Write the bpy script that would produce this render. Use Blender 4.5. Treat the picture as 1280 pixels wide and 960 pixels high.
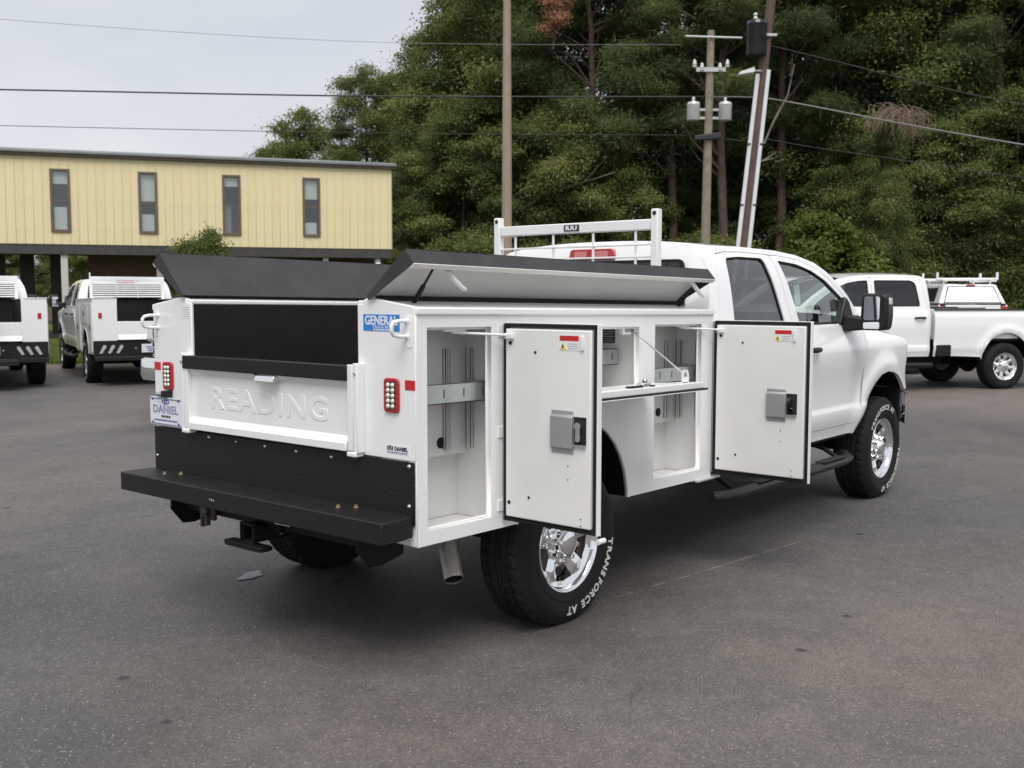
import bpy, bmesh, math, random
import numpy as np
from mathutils import Vector, Matrix
from mathutils.geometry import delaunay_2d_cdt

# ------------------------------------------------------------------ scene, camera, sky, sun
for o in list(bpy.data.objects): bpy.data.objects.remove(o, do_unlink=True)
SC = bpy.context.scene
COL = SC.collection
random.seed(7); RNG = np.random.default_rng(7)

CAMPOS = (-3.0748, -4.0234, 1.6347)
YAW, PITCH, ROLL, FPX = 0.6889, -0.084, 0.0012, 1302.87
cd = bpy.data.cameras.new('camera'); cam = bpy.data.objects.new('camera', cd); COL.objects.link(cam)
fw = Vector((math.cos(PITCH)*math.cos(YAW), math.cos(PITCH)*math.sin(YAW), math.sin(PITCH)))
rt = fw.cross(Vector((0, 0, 1))).normalized(); up = rt.cross(fw)
rt, up = rt*math.cos(ROLL)+up*math.sin(ROLL), up*math.cos(ROLL)-rt*math.sin(ROLL)
cam.matrix_world = Matrix(((rt.x, up.x, -fw.x, CAMPOS[0]), (rt.y, up.y, -fw.y, CAMPOS[1]), (rt.z, up.z, -fw.z, CAMPOS[2]), (0, 0, 0, 1)))
cd.sensor_width = 36.0; cd.lens = 36.0*FPX/1280.0; cd.clip_start = 0.05; cd.clip_end = 3000
cd.dof.use_dof = True; cd.dof.focus_distance = 6.2; cd.dof.aperture_fstop = 4.5
SC.camera = cam
SC.render.resolution_x, SC.render.resolution_y = 1024, 768
SC.view_settings.view_transform = 'Standard'; SC.view_settings.look = 'None'
SC.view_settings.gamma = 1.0; SC.view_settings.exposure = 1.0; SC.view_settings.use_curve_mapping = False

W = bpy.data.worlds.new('World'); SC.world = W; W.use_nodes = True
nt = W.node_tree; nt.nodes.clear()
def wn(t, **k):
    n = nt.nodes.new(t)
    for a, b in k.items(): setattr(n, a, b)
    return n
SUN_EL, SUN_AZ = math.radians(61), math.radians(222)      # azimuth measured from +X towards +Y
sky = wn('ShaderNodeTexSky', sky_type='NISHITA', sun_disc=False)
sky.sun_elevation = SUN_EL; sky.sun_rotation = math.pi/2 - SUN_AZ; sky.air_density = 1.2; sky.dust_density = 3.0
tcn = wn('ShaderNodeTexCoord'); mp = wn('ShaderNodeMapping'); mp.inputs['Scale'].default_value = (1, 1, 3.2)
no = wn('ShaderNodeTexNoise'); no.inputs['Scale'].default_value = 2.1; no.inputs['Detail'].default_value = 6; no.inputs['Roughness'].default_value = .55
cr = wn('ShaderNodeValToRGB')
cr.color_ramp.elements[0].position = .32; cr.color_ramp.elements[0].color = (7.6, 8.0, 8.7, 1)
cr.color_ramp.elements[1].position = .68; cr.color_ramp.elements[1].color = (9.7, 9.8, 10.1, 1)
mx = wn('ShaderNodeMix', data_type='RGBA'); mx.inputs['Factor'].default_value = .9
bg = wn('ShaderNodeBackground'); bg.inputs['Strength'].default_value = .0462; ow = wn('ShaderNodeOutputWorld')
L = nt.links.new
L(tcn.outputs['Generated'], mp.inputs['Vector']); L(mp.outputs['Vector'], no.inputs['Vector']); L(no.outputs['Fac'], cr.inputs['Fac'])
L(sky.outputs['Color'], mx.inputs['A']); L(cr.outputs['Color'], mx.inputs['B']); L(mx.outputs['Result'], bg.inputs['Color']); L(bg.outputs['Background'], ow.inputs['Surface'])
sd = bpy.data.lights.new('sun', 'SUN'); sd.energy = 1.5; sd.angle = math.radians(40); sd.color = (1, .97, .93)
so = bpy.data.objects.new('sun', sd); COL.objects.link(so)
sdir = Vector((math.cos(SUN_EL)*math.cos(SUN_AZ), math.cos(SUN_EL)*math.sin(SUN_AZ), math.sin(SUN_EL)))
so.rotation_euler = sdir.to_track_quat('Z', 'Y').to_euler(); so.location = (0, 0, 30)

# ------------------------------------------------------------------ pixel helper (photo pixel -> direction)
def ray(px, py):
    return fw + rt*((px-640)/FPX) - up*((py-480)/FPX)
def at_depth(px, py, D): return Vector(CAMPOS) + ray(px, py)*D
def ground_at(px, D):
    p = at_depth(px, 372, D); return Vector((p.x, p.y, 0))

# ------------------------------------------------------------------ materials
MATS = {}
def new_mat(name):
    m = bpy.data.materials.new(name); m.use_nodes = True
    t = m.node_tree; b = t.nodes['Principled BSDF']; return m, t, b
def mat(name, col, rough=.5, metal=0., coat=0., var=0., vscale=3., bump=0., bscale=60., spec=.5, dist=.004, rvar=0., det=6):
    """plain surface with optional colour variation, roughness variation and fine relief"""
    m, t, b = new_mat(name)
    b.inputs['Base Color'].default_value = (*col, 1); b.inputs['Roughness'].default_value = rough
    b.inputs['Metallic'].default_value = metal; b.inputs['Coat Weight'].default_value = coat; b.inputs['Coat Roughness'].default_value = .08
    b.inputs['Specular IOR Level'].default_value = spec
    tc = t.nodes.new('ShaderNodeTexCoord')
    if var > 0 or rvar > 0:
        n = t.nodes.new('ShaderNodeTexNoise'); n.inputs['Scale'].default_value = vscale; n.inputs['Detail'].default_value = det; n.inputs['Roughness'].default_value = .6
        t.links.new(tc.outputs['Object'], n.inputs['Vector'])
        if var > 0:
            r = t.nodes.new('ShaderNodeValToRGB')
            r.color_ramp.elements[0].position = .3; r.color_ramp.elements[1].position = .7
            r.color_ramp.elements[0].color = (*[c*(1-var) for c in col], 1); r.color_ramp.elements[1].color = (*[min(1, c*(1+var)) for c in col], 1)
            t.links.new(n.outputs['Fac'], r.inputs['Fac']); t.links.new(r.outputs['Color'], b.inputs['Base Color'])
        if rvar > 0:
            q = t.nodes.new('ShaderNodeMapRange'); q.inputs['To Min'].default_value = max(0, rough-rvar); q.inputs['To Max'].default_value = min(1, rough+rvar)
            t.links.new(n.outputs['Fac'], q.inputs['Value']); t.links.new(q.outputs['Result'], b.inputs['Roughness'])
    if bump > 0:
        n2 = t.nodes.new('ShaderNodeTexNoise'); n2.inputs['Scale'].default_value = bscale; n2.inputs['Detail'].default_value = 3
        t.links.new(tc.outputs['Object'], n2.inputs['Vector'])
        bn = t.nodes.new('ShaderNodeBump'); bn.inputs['Strength'].default_value = bump; bn.inputs['Distance'].default_value = dist
        t.links.new(n2.outputs['Fac'], bn.inputs['Height']); t.links.new(bn.outputs['Normal'], b.inputs['Normal'])
    MATS[name] = m; return m
def glass(name, tint, refl=1.0):
    m, t, b = new_mat(name); t.nodes.remove(b)
    out = t.nodes['Material Output']
    tr = t.nodes.new('ShaderNodeBsdfTransparent'); tr.inputs['Color'].default_value = (*tint, 1)
    gl = t.nodes.new('ShaderNodeBsdfGlossy'); gl.inputs['Roughness'].default_value = .02; gl.inputs['Color'].default_value = (.95, .97, 1, 1)
    fr = t.nodes.new('ShaderNodeFresnel'); fr.inputs['IOR'].default_value = 1.55
    ge = t.nodes.new('ShaderNodeNewGeometry'); io = t.nodes.new('ShaderNodeMapRange'); io.inputs['To Min'].default_value = 1.52; io.inputs['To Max'].default_value = 1/1.52
    t.links.new(ge.outputs['Backfacing'], io.inputs['Value']); t.links.new(io.outputs['Result'], fr.inputs['IOR'])     # thin sheet: same reflectance from both sides
    ml = t.nodes.new('ShaderNodeMath'); ml.operation = 'MULTIPLY'; ml.inputs[1].default_value = 1.6*refl; ml.use_clamp = True
    ms = t.nodes.new('ShaderNodeMixShader')
    t.links.new(fr.outputs['Fac'], ml.inputs[0]); t.links.new(ml.outputs[0], ms.inputs['Fac'])
    t.links.new(tr.outputs[0], ms.inputs[1]); t.links.new(gl.outputs[0], ms.inputs[2]); t.links.new(ms.outputs[0], out.inputs['Surface'])
    MATS[name] = m; return m

mat('paint', (.84, .842, .845), .22, coat=.8, rvar=.04, vscale=2, bump=.10, bscale=2.2, dist=.006)
mat('paint_body', (.84, .84, .838), .26, coat=.6, var=.018, vscale=1.5, bump=.22, bscale=3.2, dist=.006, rvar=.06)
mat('paint_inner', (.80, .795, .775), .38, coat=.2, var=.045, vscale=2.5, bump=.18, bscale=5, dist=.005)
mat('galv', (.50, .53, .54), .42, .75, var=.16, vscale=9, rvar=.12)
mat('galv_plate', (.40, .415, .41), .5, .55, var=.08, vscale=7)
mat('chrome', (.86, .87, .88), .07, 1., rvar=.03, vscale=8)
mat('steel', (.55, .55, .56), .32, 1., rvar=.1, vscale=20)
mat('zinc', (.52, .55, .56), .35, .9, var=.15, vscale=60)
mat('brass', (.62, .52, .30), .4, .9, var=.15, vscale=60)
mat('liner', (.032, .032, .033), .66, var=.3, vscale=5, bump=.5, bscale=170, dist=.003)
mat('bed_black', (.011, .011, .0115), .6, spec=.3, var=.25, vscale=4, bump=.3, bscale=120)
mat('rubber', (.010, .010, .0105), .75, var=.2, vscale=12)
mat('seal', (.012, .012, .0125), .7, spec=.3)
mat('tyre', (.0105, .0105, .0108), .8, spec=.3, var=.45, vscale=7, bump=.15, bscale=90)
mat('letter_white', (.72, .72, .70), .6, var=.12, vscale=30)
mat('plastic', (.009, .009, .010), .42, spec=.4, var=.2, vscale=10, bump=.12, bscale=300, dist=.001)
mat('chassis', (.009, .0085, .0085), .65, spec=.25, var=.4, vscale=6)
mat('rust_steel', (.10, .085, .075), .55, .5, var=.4, vscale=14)
mat('pipe_metal', (.48, .46, .43), .45, .7, var=.25, vscale=18, rvar=.15)
mat('red_lens', (.42, .012, .018), .12, coat=.8)
mat('red_tape', (.55, .015, .02), .35, var=.1, vscale=80)
mat('led', (.78, .76, .68), .15, .3, coat=.5)
mat('decal_blue', (.02, .20, .60), .35)
mat('decal_white', (.80, .82, .84), .4)
mat('decal_black', (.03, .03, .035), .45)
mat('decal_yellow', (.80, .58, .05), .4)
mat('plate_white', (.74, .76, .80), .35)
mat('plate_blue', (.05, .10, .30), .4)
mat('grey_tape', (.42, .43, .43), .5)
mat('hole', (.008, .008, .008), .8)
mat('seat', (.16, .16, .165), .8, var=.2, vscale=10)
mat('dash', (.03, .03, .032), .6)
mat('headlamp', (.55, .58, .60), .06, .2, coat=1.)
mat('amber', (.75, .25, .03), .2, coat=.6)
glass('glass_tint', (.10, .10, .105), .95); glass('glass_clear', (.80, .88, .84)); glass('glass_office', (.86, .88, .87), 1.1)
mat('mirror', (.80, .82, .84), .03, 1.)

def diamond_mat():
    m, t, b = new_mat('diamond_plate')
    b.inputs['Base Color'].default_value = (.0095, .0095, .0102, 1); b.inputs['Specular IOR Level'].default_value = .35; b.inputs['Roughness'].default_value = .5
    tc = t.nodes.new('ShaderNodeTexCoord'); hs = []
    for i, a in enumerate((1, -1)):
        mpn = t.nodes.new('ShaderNodeMapping'); mpn.inputs['Rotation'].default_value = (math.radians(45)*a, 0, math.radians(45)*a)
        mpn.inputs['Scale'].default_value = (40, 40, 40)
        w1 = t.nodes.new('ShaderNodeTexBrick'); w1.offset = .5; w1.inputs['Scale'].default_value = 1
        w1.inputs['Brick Width'].default_value = 1.3; w1.inputs['Row Height'].default_value = .65; w1.inputs['Mortar Size'].default_value = .22; w1.inputs['Mortar Smooth'].default_value = .6
        w1.inputs['Color1'].default_value = w1.inputs['Color2'].default_value = (1, 1, 1, 1); w1.inputs['Mortar'].default_value = (0, 0, 0, 1)
        cx = t.nodes.new('ShaderNodeSeparateXYZ'); cb = t.nodes.new('ShaderNodeCombineXYZ')
        t.links.new(tc.outputs['Object'], mpn.inputs['Vector']); t.links.new(mpn.outputs['Vector'], cx.inputs[0])
        t.links.new(cx.outputs['Y'], cb.inputs['X']); t.links.new(cx.outputs['Z'], cb.inputs['Y']); t.links.new(cb.outputs[0], w1.inputs['Vector'])
        hs.append(w1)
    mul = t.nodes.new('ShaderNodeMath'); mul.operation = 'MULTIPLY'
    t.links.new(hs[0].outputs['Color'], mul.inputs[0]); t.links.new(hs[1].outputs['Color'], mul.inputs[1])
    bn = t.nodes.new('ShaderNodeBump'); bn.inputs['Strength'].default_value = .32; bn.inputs['Distance'].default_value = .003
    t.links.new(mul.outputs[0], bn.inputs['Height']); t.links.new(bn.outputs['Normal'], b.inputs['Normal'])
    n = t.nodes.new('ShaderNodeTexNoise'); n.inputs['Scale'].default_value = 6; n.inputs['Detail'].default_value = 7
    q = t.nodes.new('ShaderNodeMapRange'); q.inputs['To Min'].default_value = .38; q.inputs['To Max'].default_value = .66
    t.links.new(tc.outputs['Object'], n.inputs['Vector']); t.links.new(n.outputs['Fac'], q.inputs['Value']); t.links.new(q.outputs['Result'], b.inputs['Roughness'])
    MATS['diamond'] = m
diamond_mat()

# ------------------------------------------------------------------ object helpers
RAKE = .0132
def tag(o, label, cat, group=None, kind=None):
    if label: o['label'] = label
    if cat: o['category'] = cat
    if group: o['group'] = group
    if kind: o['kind'] = kind
    return o
def thing(name, label, cat, loc=(0, 0, 0), rz=0., group=None):
    o = bpy.data.objects.new(name, None); COL.objects.link(o); o.empty_display_size = .3
    o.location = loc; o.rotation_euler = (0, 0, rz); return tag(o, label, cat, group)
def link(name, me, m=None, parent=None):
    o = bpy.data.objects.new(name, me); COL.objects.link(o)
    if m and len(me.materials) == 0: me.materials.append(MATS[m] if isinstance(m, str) else m)
    if parent: o.parent = parent
    return o
def copy_tree(o, parent=None, skip=()):
    c = o.copy(); COL.objects.link(c); c.parent = parent
    if parent is not None: c.matrix_parent_inverse = Matrix.Identity(4)
    for ch in list(o.children):
        if ch.name.split('.')[0] in skip: continue
        copy_tree(ch, c, skip)
    return c
class MB:
    def __init__(s): s.v = []; s.f = []
    def add(s, vs, fs):
        n = len(s.v); s.v += [tuple(p) for p in vs]; s.f += [tuple(i+n for i in f) for f in fs]; return s
    def box(s, x0, x1, y0, y1, z0, z1):
        return s.hexa([(x0, y0, z0), (x1, y0, z0), (x1, y1, z0), (x0, y1, z0), (x0, y0, z1), (x1, y0, z1), (x1, y1, z1), (x0, y1, z1)])
    def hexa(s, p):
        return s.add(p, [(0, 3, 2, 1), (4, 5, 6, 7), (0, 1, 5, 4), (1, 2, 6, 5), (2, 3, 7, 6), (3, 0, 4, 7)])
    def obox(s, c, size, M):
        hx, hy, hz = [a/2 for a in size]; c = Vector(c)
        return s.hexa([c+M@Vector(p) for p in [(-hx, -hy, -hz), (hx, -hy, -hz), (hx, hy, -hz), (-hx, hy, -hz), (-hx, -hy, hz), (hx, -hy, hz), (hx, hy, hz), (-hx, hy, hz)]])
    def prism(s, poly, ax, a, b):
        def P(u, w, t): return {'x': (t, u, w), 'y': (u, t, w), 'z': (u, w, t)}[ax]
        n = len(poly); vs = [P(u, w, a) for u, w in poly]+[P(u, w, b) for u, w in poly]
        fs = [tuple(range(n))[::-1], tuple(range(n, 2*n))]+[(i, (i+1) % n, n+(i+1) % n, n+i) for i in range(n)]
        return s.add(vs, fs)
    def tube(s, pts, r, n=8, cap=True):
        pts = [Vector(p) for p in pts]; rs = r if isinstance(r, (list, tuple)) else [r]*len(pts)
        vs = []; prev = None
        for i, p in enumerate(pts):
            d = (pts[min(i+1, len(pts)-1)]-pts[max(i-1, 0)]).normalized()
            if prev is None:
                a = d.orthogonal().normalized()
            else:
                a = (prev-d*prev.dot(d)).normalized()
            prev = a; b = d.cross(a)
            for k in range(n):
                t = 2*math.pi*k/n; vs.append(p+(a*math.cos(t)+b*math.sin(t))*rs[i])
        fs = []
        for i in range(len(pts)-1):
            for k in range(n): fs.append((i*n+k, i*n+(k+1) % n, (i+1)*n+(k+1) % n, (i+1)*n+k))
        if cap: fs += [tuple(range(n))[::-1], tuple(range((len(pts)-1)*n, len(pts)*n))]
        return s.add(vs, fs)
    def lathe(s, prof, n=48, c=(0, 0, 0), ax='y', close=False):
        """prof: (radius, height along axis)"""
        vs = []; m = len(prof)
        for k in range(n):
            t = 2*math.pi*k/n; ct, st = math.cos(t), math.sin(t)
            for r, h in prof:
                p = {'y': (r*ct, h, r*st), 'z': (r*ct, r*st, h), 'x': (h, r*ct, r*st)}[ax]
                vs.append((p[0]+c[0], p[1]+c[1], p[2]+c[2]))
        fs = []
        for k in range(n):
            k2 = (k+1) % n
            for i in range(m-1 if not close else m): fs.append((k*m+i, k*m+(i+1) % m, k2*m+(i+1) % m, k2*m+i))
        return s.add(vs, fs)
    def disc(s, c, r, ax, d, n=16):
        """short cylinder centred at c, thickness d along ax"""
        i = 'xyz'.index(ax); p0 = Vector(c); p1 = Vector(c); p0[i] -= d/2; p1[i] += d/2
        return s.tube([p0, p1], r, n)
    def mesh_add(s, me, M=None):
        M = M or Matrix.Identity(4); return s.add([M@v.co for v in me.vertices], [tuple(p.vertices) for p in me.polygons])
    def map(s, fn): s.v = [tuple(fn(Vector(p))) for p in s.v]; return s
    def build(s, name, m, parent=None, bevel=0., smooth=None, rake=False, seg=2, normals=True):
        me = bpy.data.meshes.new(name)
        v = [(p[0], p[1], p[2]-RAKE*p[0]) for p in s.v] if rake else s.v
        me.from_pydata([tuple(p) for p in v], [], s.f)
        if normals:
            bm = bmesh.new(); bm.from_mesh(me); bmesh.ops.recalc_face_normals(bm, faces=bm.faces); bm.to_mesh(me); bm.free()
        if smooth is not None:
            me.polygons.foreach_set('use_smooth', [True]*len(me.polygons)); me.set_sharp_from_angle(angle=math.radians(smooth))
        o = link(name, me, m, parent)
        if bevel > 0:
            bv = o.modifiers.new('bevel', 'BEVEL'); bv.width = bevel; bv.segments = seg; bv.limit_method = 'ANGLE'; bv.angle_limit = math.radians(40); bv.harden_normals = False
            if smooth is None:
                me.polygons.foreach_set('use_smooth', [True]*len(me.polygons)); me.set_sharp_from_angle(angle=math.radians(35))
        return o
def rounded(poly, rad, n=5):
    out = []; N = len(poly)
    for i in range(N):
        p, a, b = Vector(poly[i]), Vector(poly[i-1]), Vector(poly[(i+1) % N])
        r = rad[i] if isinstance(rad, (list, tuple)) else rad
        da, db = (a-p), (b-p); la, lb = da.length, db.length
        if r <= 0: out.append(tuple(p)); continue
        r1 = min(r, la*.48); r2 = min(r, lb*.48); pa, pb = p+da/la*r1, p+db/lb*r2
        for k in range(n+1):
            t = k/n; q = pa*(1-t)**2+p*(2*t*(1-t))+pb*t*t; out.append((q.x, q.y))
    return out
def inside(poly, x, y):
    c = False; j = len(poly)-1
    for i in range(len(poly)):
        xi, yi = poly[i]; xj, yj = poly[j]
        if (yi > y) != (yj > y) and x < (xj-xi)*(y-yi)/(yj-yi)+xi: c = not c
        j = i
    return c
def near_edge(poly, x, y, d):
    for i in range(len(poly)):
        ax, ay = poly[i-1]; bx, by = poly[i]; dx, dy = bx-ax, by-ay; l = dx*dx+dy*dy
        t = 0 if l == 0 else max(0, min(1, ((x-ax)*dx+(y-ay)*dy)/l))
        if (ax+t*dx-x)**2+(ay+t*dy-y)**2 < d*d: return True
    return False
def subdiv(poly, step):
    out = []
    for i in range(len(poly)):
        a = Vector(poly[i]); b = Vector(poly[(i+1) % len(poly)]); n = max(1, int((b-a).length/step+.5))
        for k in range(n): q = a.lerp(b, k/n); out.append((q.x, q.y))
    return out
def cdt(outer, holes, step):
    loops = [subdiv(l, step) for l in [outer]+list(holes)]
    vs = []; es = []
    for l in loops:
        n0 = len(vs); vs += l; es += [(n0+i, n0+(i+1) % len(l)) for i in range(len(l))]
    xs = [p[0] for p in outer]; ys = [p[1] for p in outer]
    x = min(xs)+step*.5
    row = 0
    while x < max(xs):
        y = min(ys)+step*(.5 if row % 2 else .25)
        while y < max(ys):
            if inside(outer, x, y) and not any(inside(h, x, y) for h in holes) and not any(near_edge(l, x, y, step*.5) for l in [outer]+list(holes)): vs.append((x, y))
            y += step
        x += step*.9; row += 1
    r = delaunay_2d_cdt([Vector(v) for v in vs], es, [], 0, 1e-6)
    V = [(p.x, p.y) for p in r[0]]; F = []
    for f in r[2]:
        cx = sum(V[i][0] for i in f)/len(f); cy = sum(V[i][1] for i in f)/len(f)
        if inside(outer, cx, cy) and not any(inside(h, cx, cy) for h in holes):
            a, b, c = [V[i] for i in f[:3]]
            F.append(tuple(f) if (b[0]-a[0])*(c[1]-a[1])-(b[1]-a[1])*(c[0]-a[0]) > 0 else tuple(f)[::-1])
    return V, F
def side_panel(name, outer, holes, Y, side, m, parent, step=.06, off=0., rim=.012):
    """sheet-metal panel lying on the curved body side y = side*Y(x,z), edges turned in by rim"""
    V, F = cdt(outer, holes, step)
    vs = [(x, side*(Y(x, z)-off), z) for x, z in V]
    e = .004
    nr = []
    for x, z in V:
        dx = (Y(x+e, z)-Y(x-e, z))/(2*e); dz = (Y(x, z+e)-Y(x, z-e))/(2*e)
        nr.append(Vector((-dx, side, -dz)).normalized())
    fs = [f if side < 0 else f[::-1] for f in F]
    ec = {}
    for f in fs:
        for i in range(3):
            k = (f[i], f[(i+1) % 3]); ec[k] = 1
    bd = [k for k in ec if (k[1], k[0]) not in ec]
    loopn = [nr[i] for f in fs for i in f]
    if rim:
        idx = {}
        for a, b in bd:
            for i in (a, b):
                if i not in idx:
                    p = vs[i]; idx[i] = (len(vs), len(vs)+1); vs += [p, (p[0], p[1]-side*rim, p[2])]
        for a, b in bd:
            fs.append((idx[b][0], idx[a][0], idx[a][1], idx[b][1])); loopn += [Vector((0, 0, 0))]*4
    me = bpy.data.meshes.new(name); me.from_pydata(vs, [], fs)
    me.polygons.foreach_set('use_smooth', [True]*len(me.polygons))
    me.normals_split_custom_set([tuple(n) for n in loopn])
    return link(name, me, m, parent)
def text_mesh(s, size=1., ext=.001, offset=0., outline=0., align='CENTER', space=1.0, bevel=0.):
    cu = bpy.data.curves.new('text', 'FONT'); cu.body = s; cu.size = size; cu.align_x = align; cu.align_y = 'CENTER'; cu.offset = offset; cu.space_character = space
    cu.resolution_u = 3
    if outline > 0: cu.fill_mode = 'NONE'; cu.bevel_depth = outline; cu.bevel_resolution = 0
    else:
        cu.extrude = ext
        if bevel: cu.bevel_depth = bevel; cu.bevel_resolution = 1
    o = bpy.data.objects.new('text', cu); COL.objects.link(o)
    dg = bpy.context.evaluated_depsgraph_get(); me = bpy.data.meshes.new_from_object(o.evaluated_get(dg))
    bpy.data.objects.remove(o); return me
# text facing -X (reads left to right towards -Y): local x -> -Y, local y -> Z, local z -> -X
def TX(x, y, z): return Matrix(((0, 0, -1, x), (-1, 0, 0, y), (0, 1, 0, z), (0, 0, 0, 1)))
# ================================================================== VEHICLES
def sst(a, b, x):
    t = max(0., min(1., (x-a)/(b-a))); return t*t*(3-2*t)
AX_F, AX_R, RW = 5.371, 1.066, .403
def Y_ram(x, z):
    if z < 1.43:
        y = .978+.022*math.exp(-((z-1.19)/.17)**2)-.035*sst(.76, .56, z)-.030*sst(1.24, 1.43, z)
        y += .010*sst(.83, .785, z)
    else:
        t = (z-1.43)/.53; y = .948-.105*t-.075*max(0, t)**5
        y -= .03*sst(4.6, 5.1, x)
    d = math.hypot(x-AX_F, (z-.46)*.98); y += .030*math.exp(-((d-.58)/.10)**2)*sst(.4, .8, z)*(1-sst(1.1, 1.3, z))
    if x > 5.84: y -= .10*((x-5.84)/.16)**2.2
    if x < 2.68: y -= .05*((2.68-x)/.10)**2
    if x > 5.0 and z > 1.2: y -= .055*sst(1.22, 1.42, z)**2
    return y
def Y_ford(x, z):
    if z < 1.46:
        y = .985+.018*math.exp(-((z-1.12)/.2)**2)-.03*sst(.72, .56, z)-.030*sst(1.28, 1.46, z)+.012*sst(.80, .77, z)
    else:
        t = (z-1.46)/.54; y = .957-.085*t-.06*max(0, t)**6
    d = math.hypot(x-AX_F, (z-.46)*.98); y += .025*math.exp(-((d-.58)/.08)**2)*sst(.4, .8, z)*(1-sst(1.05, 1.2, z))
    if x > 5.65: y -= .14*((x-5.65)/.42)**2.4
    if x < 2.68: y -= .04*((2.68-x)/.10)**2
    return y
ARCH = [(5.79, .86), (5.772, .885), (5.70, .945), (5.622, .99), (5.51, 1.02), (5.384, 1.031), (5.25, 1.01), (5.126, .946), (5.01, .86), (4.906, .732), (4.84, .645), (4.793, .583)]
SPEC = {
 'ram': dict(Y=Y_ram, paint='paint', belt=1.43,
   side=[(2.60, .59), (2.585, 1.43), (2.62, 1.62), (2.675, 1.86), (2.70, 1.925), (2.76, 1.955), (3.2, 1.962), (3.74, 1.955), (4.05, 1.932), (4.3, 1.885), (4.46, 1.822), (4.78, 1.645), (4.92, 1.545), (5.06, 1.43), (4.975, 1.425), (4.935, 1.14), (4.82, .73), (4.735, .59)],
   fdoor=[(3.742, .665), (4.745, .665), (4.81, .73), (4.925, 1.14), (4.955, 1.40), (4.93, 1.46), (4.76, 1.60), (4.44, 1.785), (4.27, 1.85), (4.05, 1.897), (3.72, 1.922), (3.612, 1.922), (3.70, 1.46), (3.742, 1.40)],
   rdoor=[(2.66, .665), (3.734, .665), (3.734, 1.40), (3.692, 1.46), (3.604, 1.922), (3.2, 1.928), (2.96, 1.922), (2.83, 1.905), (2.775, 1.86), (2.672, 1.50), (2.655, 1.40)],
   fwin=[(3.825, 1.432), (4.84, 1.432), (4.84, 1.47), (4.64, 1.625), (4.40, 1.752), (4.2, 1.822), (3.98, 1.865), (3.69, 1.884)],
   rwin=[(2.862, 1.432), (3.602, 1.432), (3.475, 1.893), (3.118, 1.893), (2.932, 1.880), (2.905, 1.80)],
   fender=[(4.984, 1.425), (5.06, 1.43), (5.2, 1.395), (5.41, 1.345), (5.62, 1.32), (5.78, 1.295), (5.90, 1.255), (5.965, 1.12), (5.985, .96), (5.97, .87)]+ARCH+[(4.75, .583), (4.83, .73), (4.944, 1.14)],
   roof=[(2.70, 1.925), (2.76, 1.955), (3.2, 1.962), (3.74, 1.955), (4.05, 1.932), (4.3, 1.885)],
   ws=[(4.3, 1.885), (4.46, 1.822), (4.78, 1.645), (4.92, 1.545), (5.06, 1.43)],
   hood=[(5.06, 1.43), (5.2, 1.395), (5.41, 1.345), (5.62, 1.32), (5.78, 1.295), (5.90, 1.255)], crown=.045, hoodc=.075, back=[(2.585, 1.43), (2.62, 1.62), (2.675, 1.86), (2.70, 1.925)], handle_z=1.26, handles=((3.80, 4.02), (2.78, 3.0))),
 'ford': dict(Y=Y_ford, paint='paint', belt=1.46,
   side=[(2.60, .60), (2.59, 1.46), (2.63, 1.70), (2.66, 1.90), (2.71, 1.975), (2.80, 1.998), (3.3, 2.010), (3.74, 2.005), (4.05, 1.985), (4.28, 1.935), (4.46, 1.855), (4.78, 1.66), (4.92, 1.56), (5.06, 1.45), (4.975, 1.445), (4.935, 1.14), (4.82, .73), (4.735, .60)],
   fdoor=[(3.742, .675), (4.745, .675), (4.81, .73), (4.925, 1.14), (4.955, 1.42), (4.93, 1.48), (4.76, 1.62), (4.44, 1.815), (4.27, 1.90), (4.05, 1.955), (3.742, 1.972), (3.742, 1.4)],
   rdoor=[(2.66, .675), (3.734, .675), (3.734, 1.40), (3.734, 1.972), (3.2, 1.975), (2.86, 1.970), (2.76, 1.93), (2.69, 1.60), (2.655, 1.40)],
   fwin=[(3.80, 1.465), (4.30, 1.465), (4.42, 1.41), (4.86, 1.41), (4.83, 1.50), (4.64, 1.645), (4.40, 1.785), (4.2, 1.868), (3.98, 1.905), (3.80, 1.915)],
   rwin=[(2.80, 1.465), (3.68, 1.465), (3.68, 1.918), (2.96, 1.918), (2.87, 1.87)],
   fender=[(4.984, 1.445), (5.06, 1.45), (5.2, 1.42), (5.41, 1.385), (5.62, 1.36), (5.78, 1.33), (5.88, 1.28), (5.95, 1.12), (5.975, .96), (5.96, .87)]+ARCH+[(4.75, .59), (4.83, .73), (4.944, 1.14)],
   roof=[(2.71, 1.975), (2.80, 1.998), (3.3, 2.010), (3.74, 2.005), (4.05, 1.985), (4.28, 1.935)],
   ws=[(4.28, 1.935), (4.46, 1.855), (4.78, 1.66), (4.92, 1.56), (5.06, 1.45)],
   hood=[(5.06, 1.45), (5.2, 1.42), (5.41, 1.385), (5.62, 1.36), (5.78, 1.33), (5.88, 1.28)], crown=.05, hoodc=.06, back=[(2.59, 1.46), (2.63, 1.70), (2.66, 1.90), (2.71, 1.975)], handle_z=1.27, handles=((3.80, 4.02), (2.72, 2.94)))}

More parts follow.
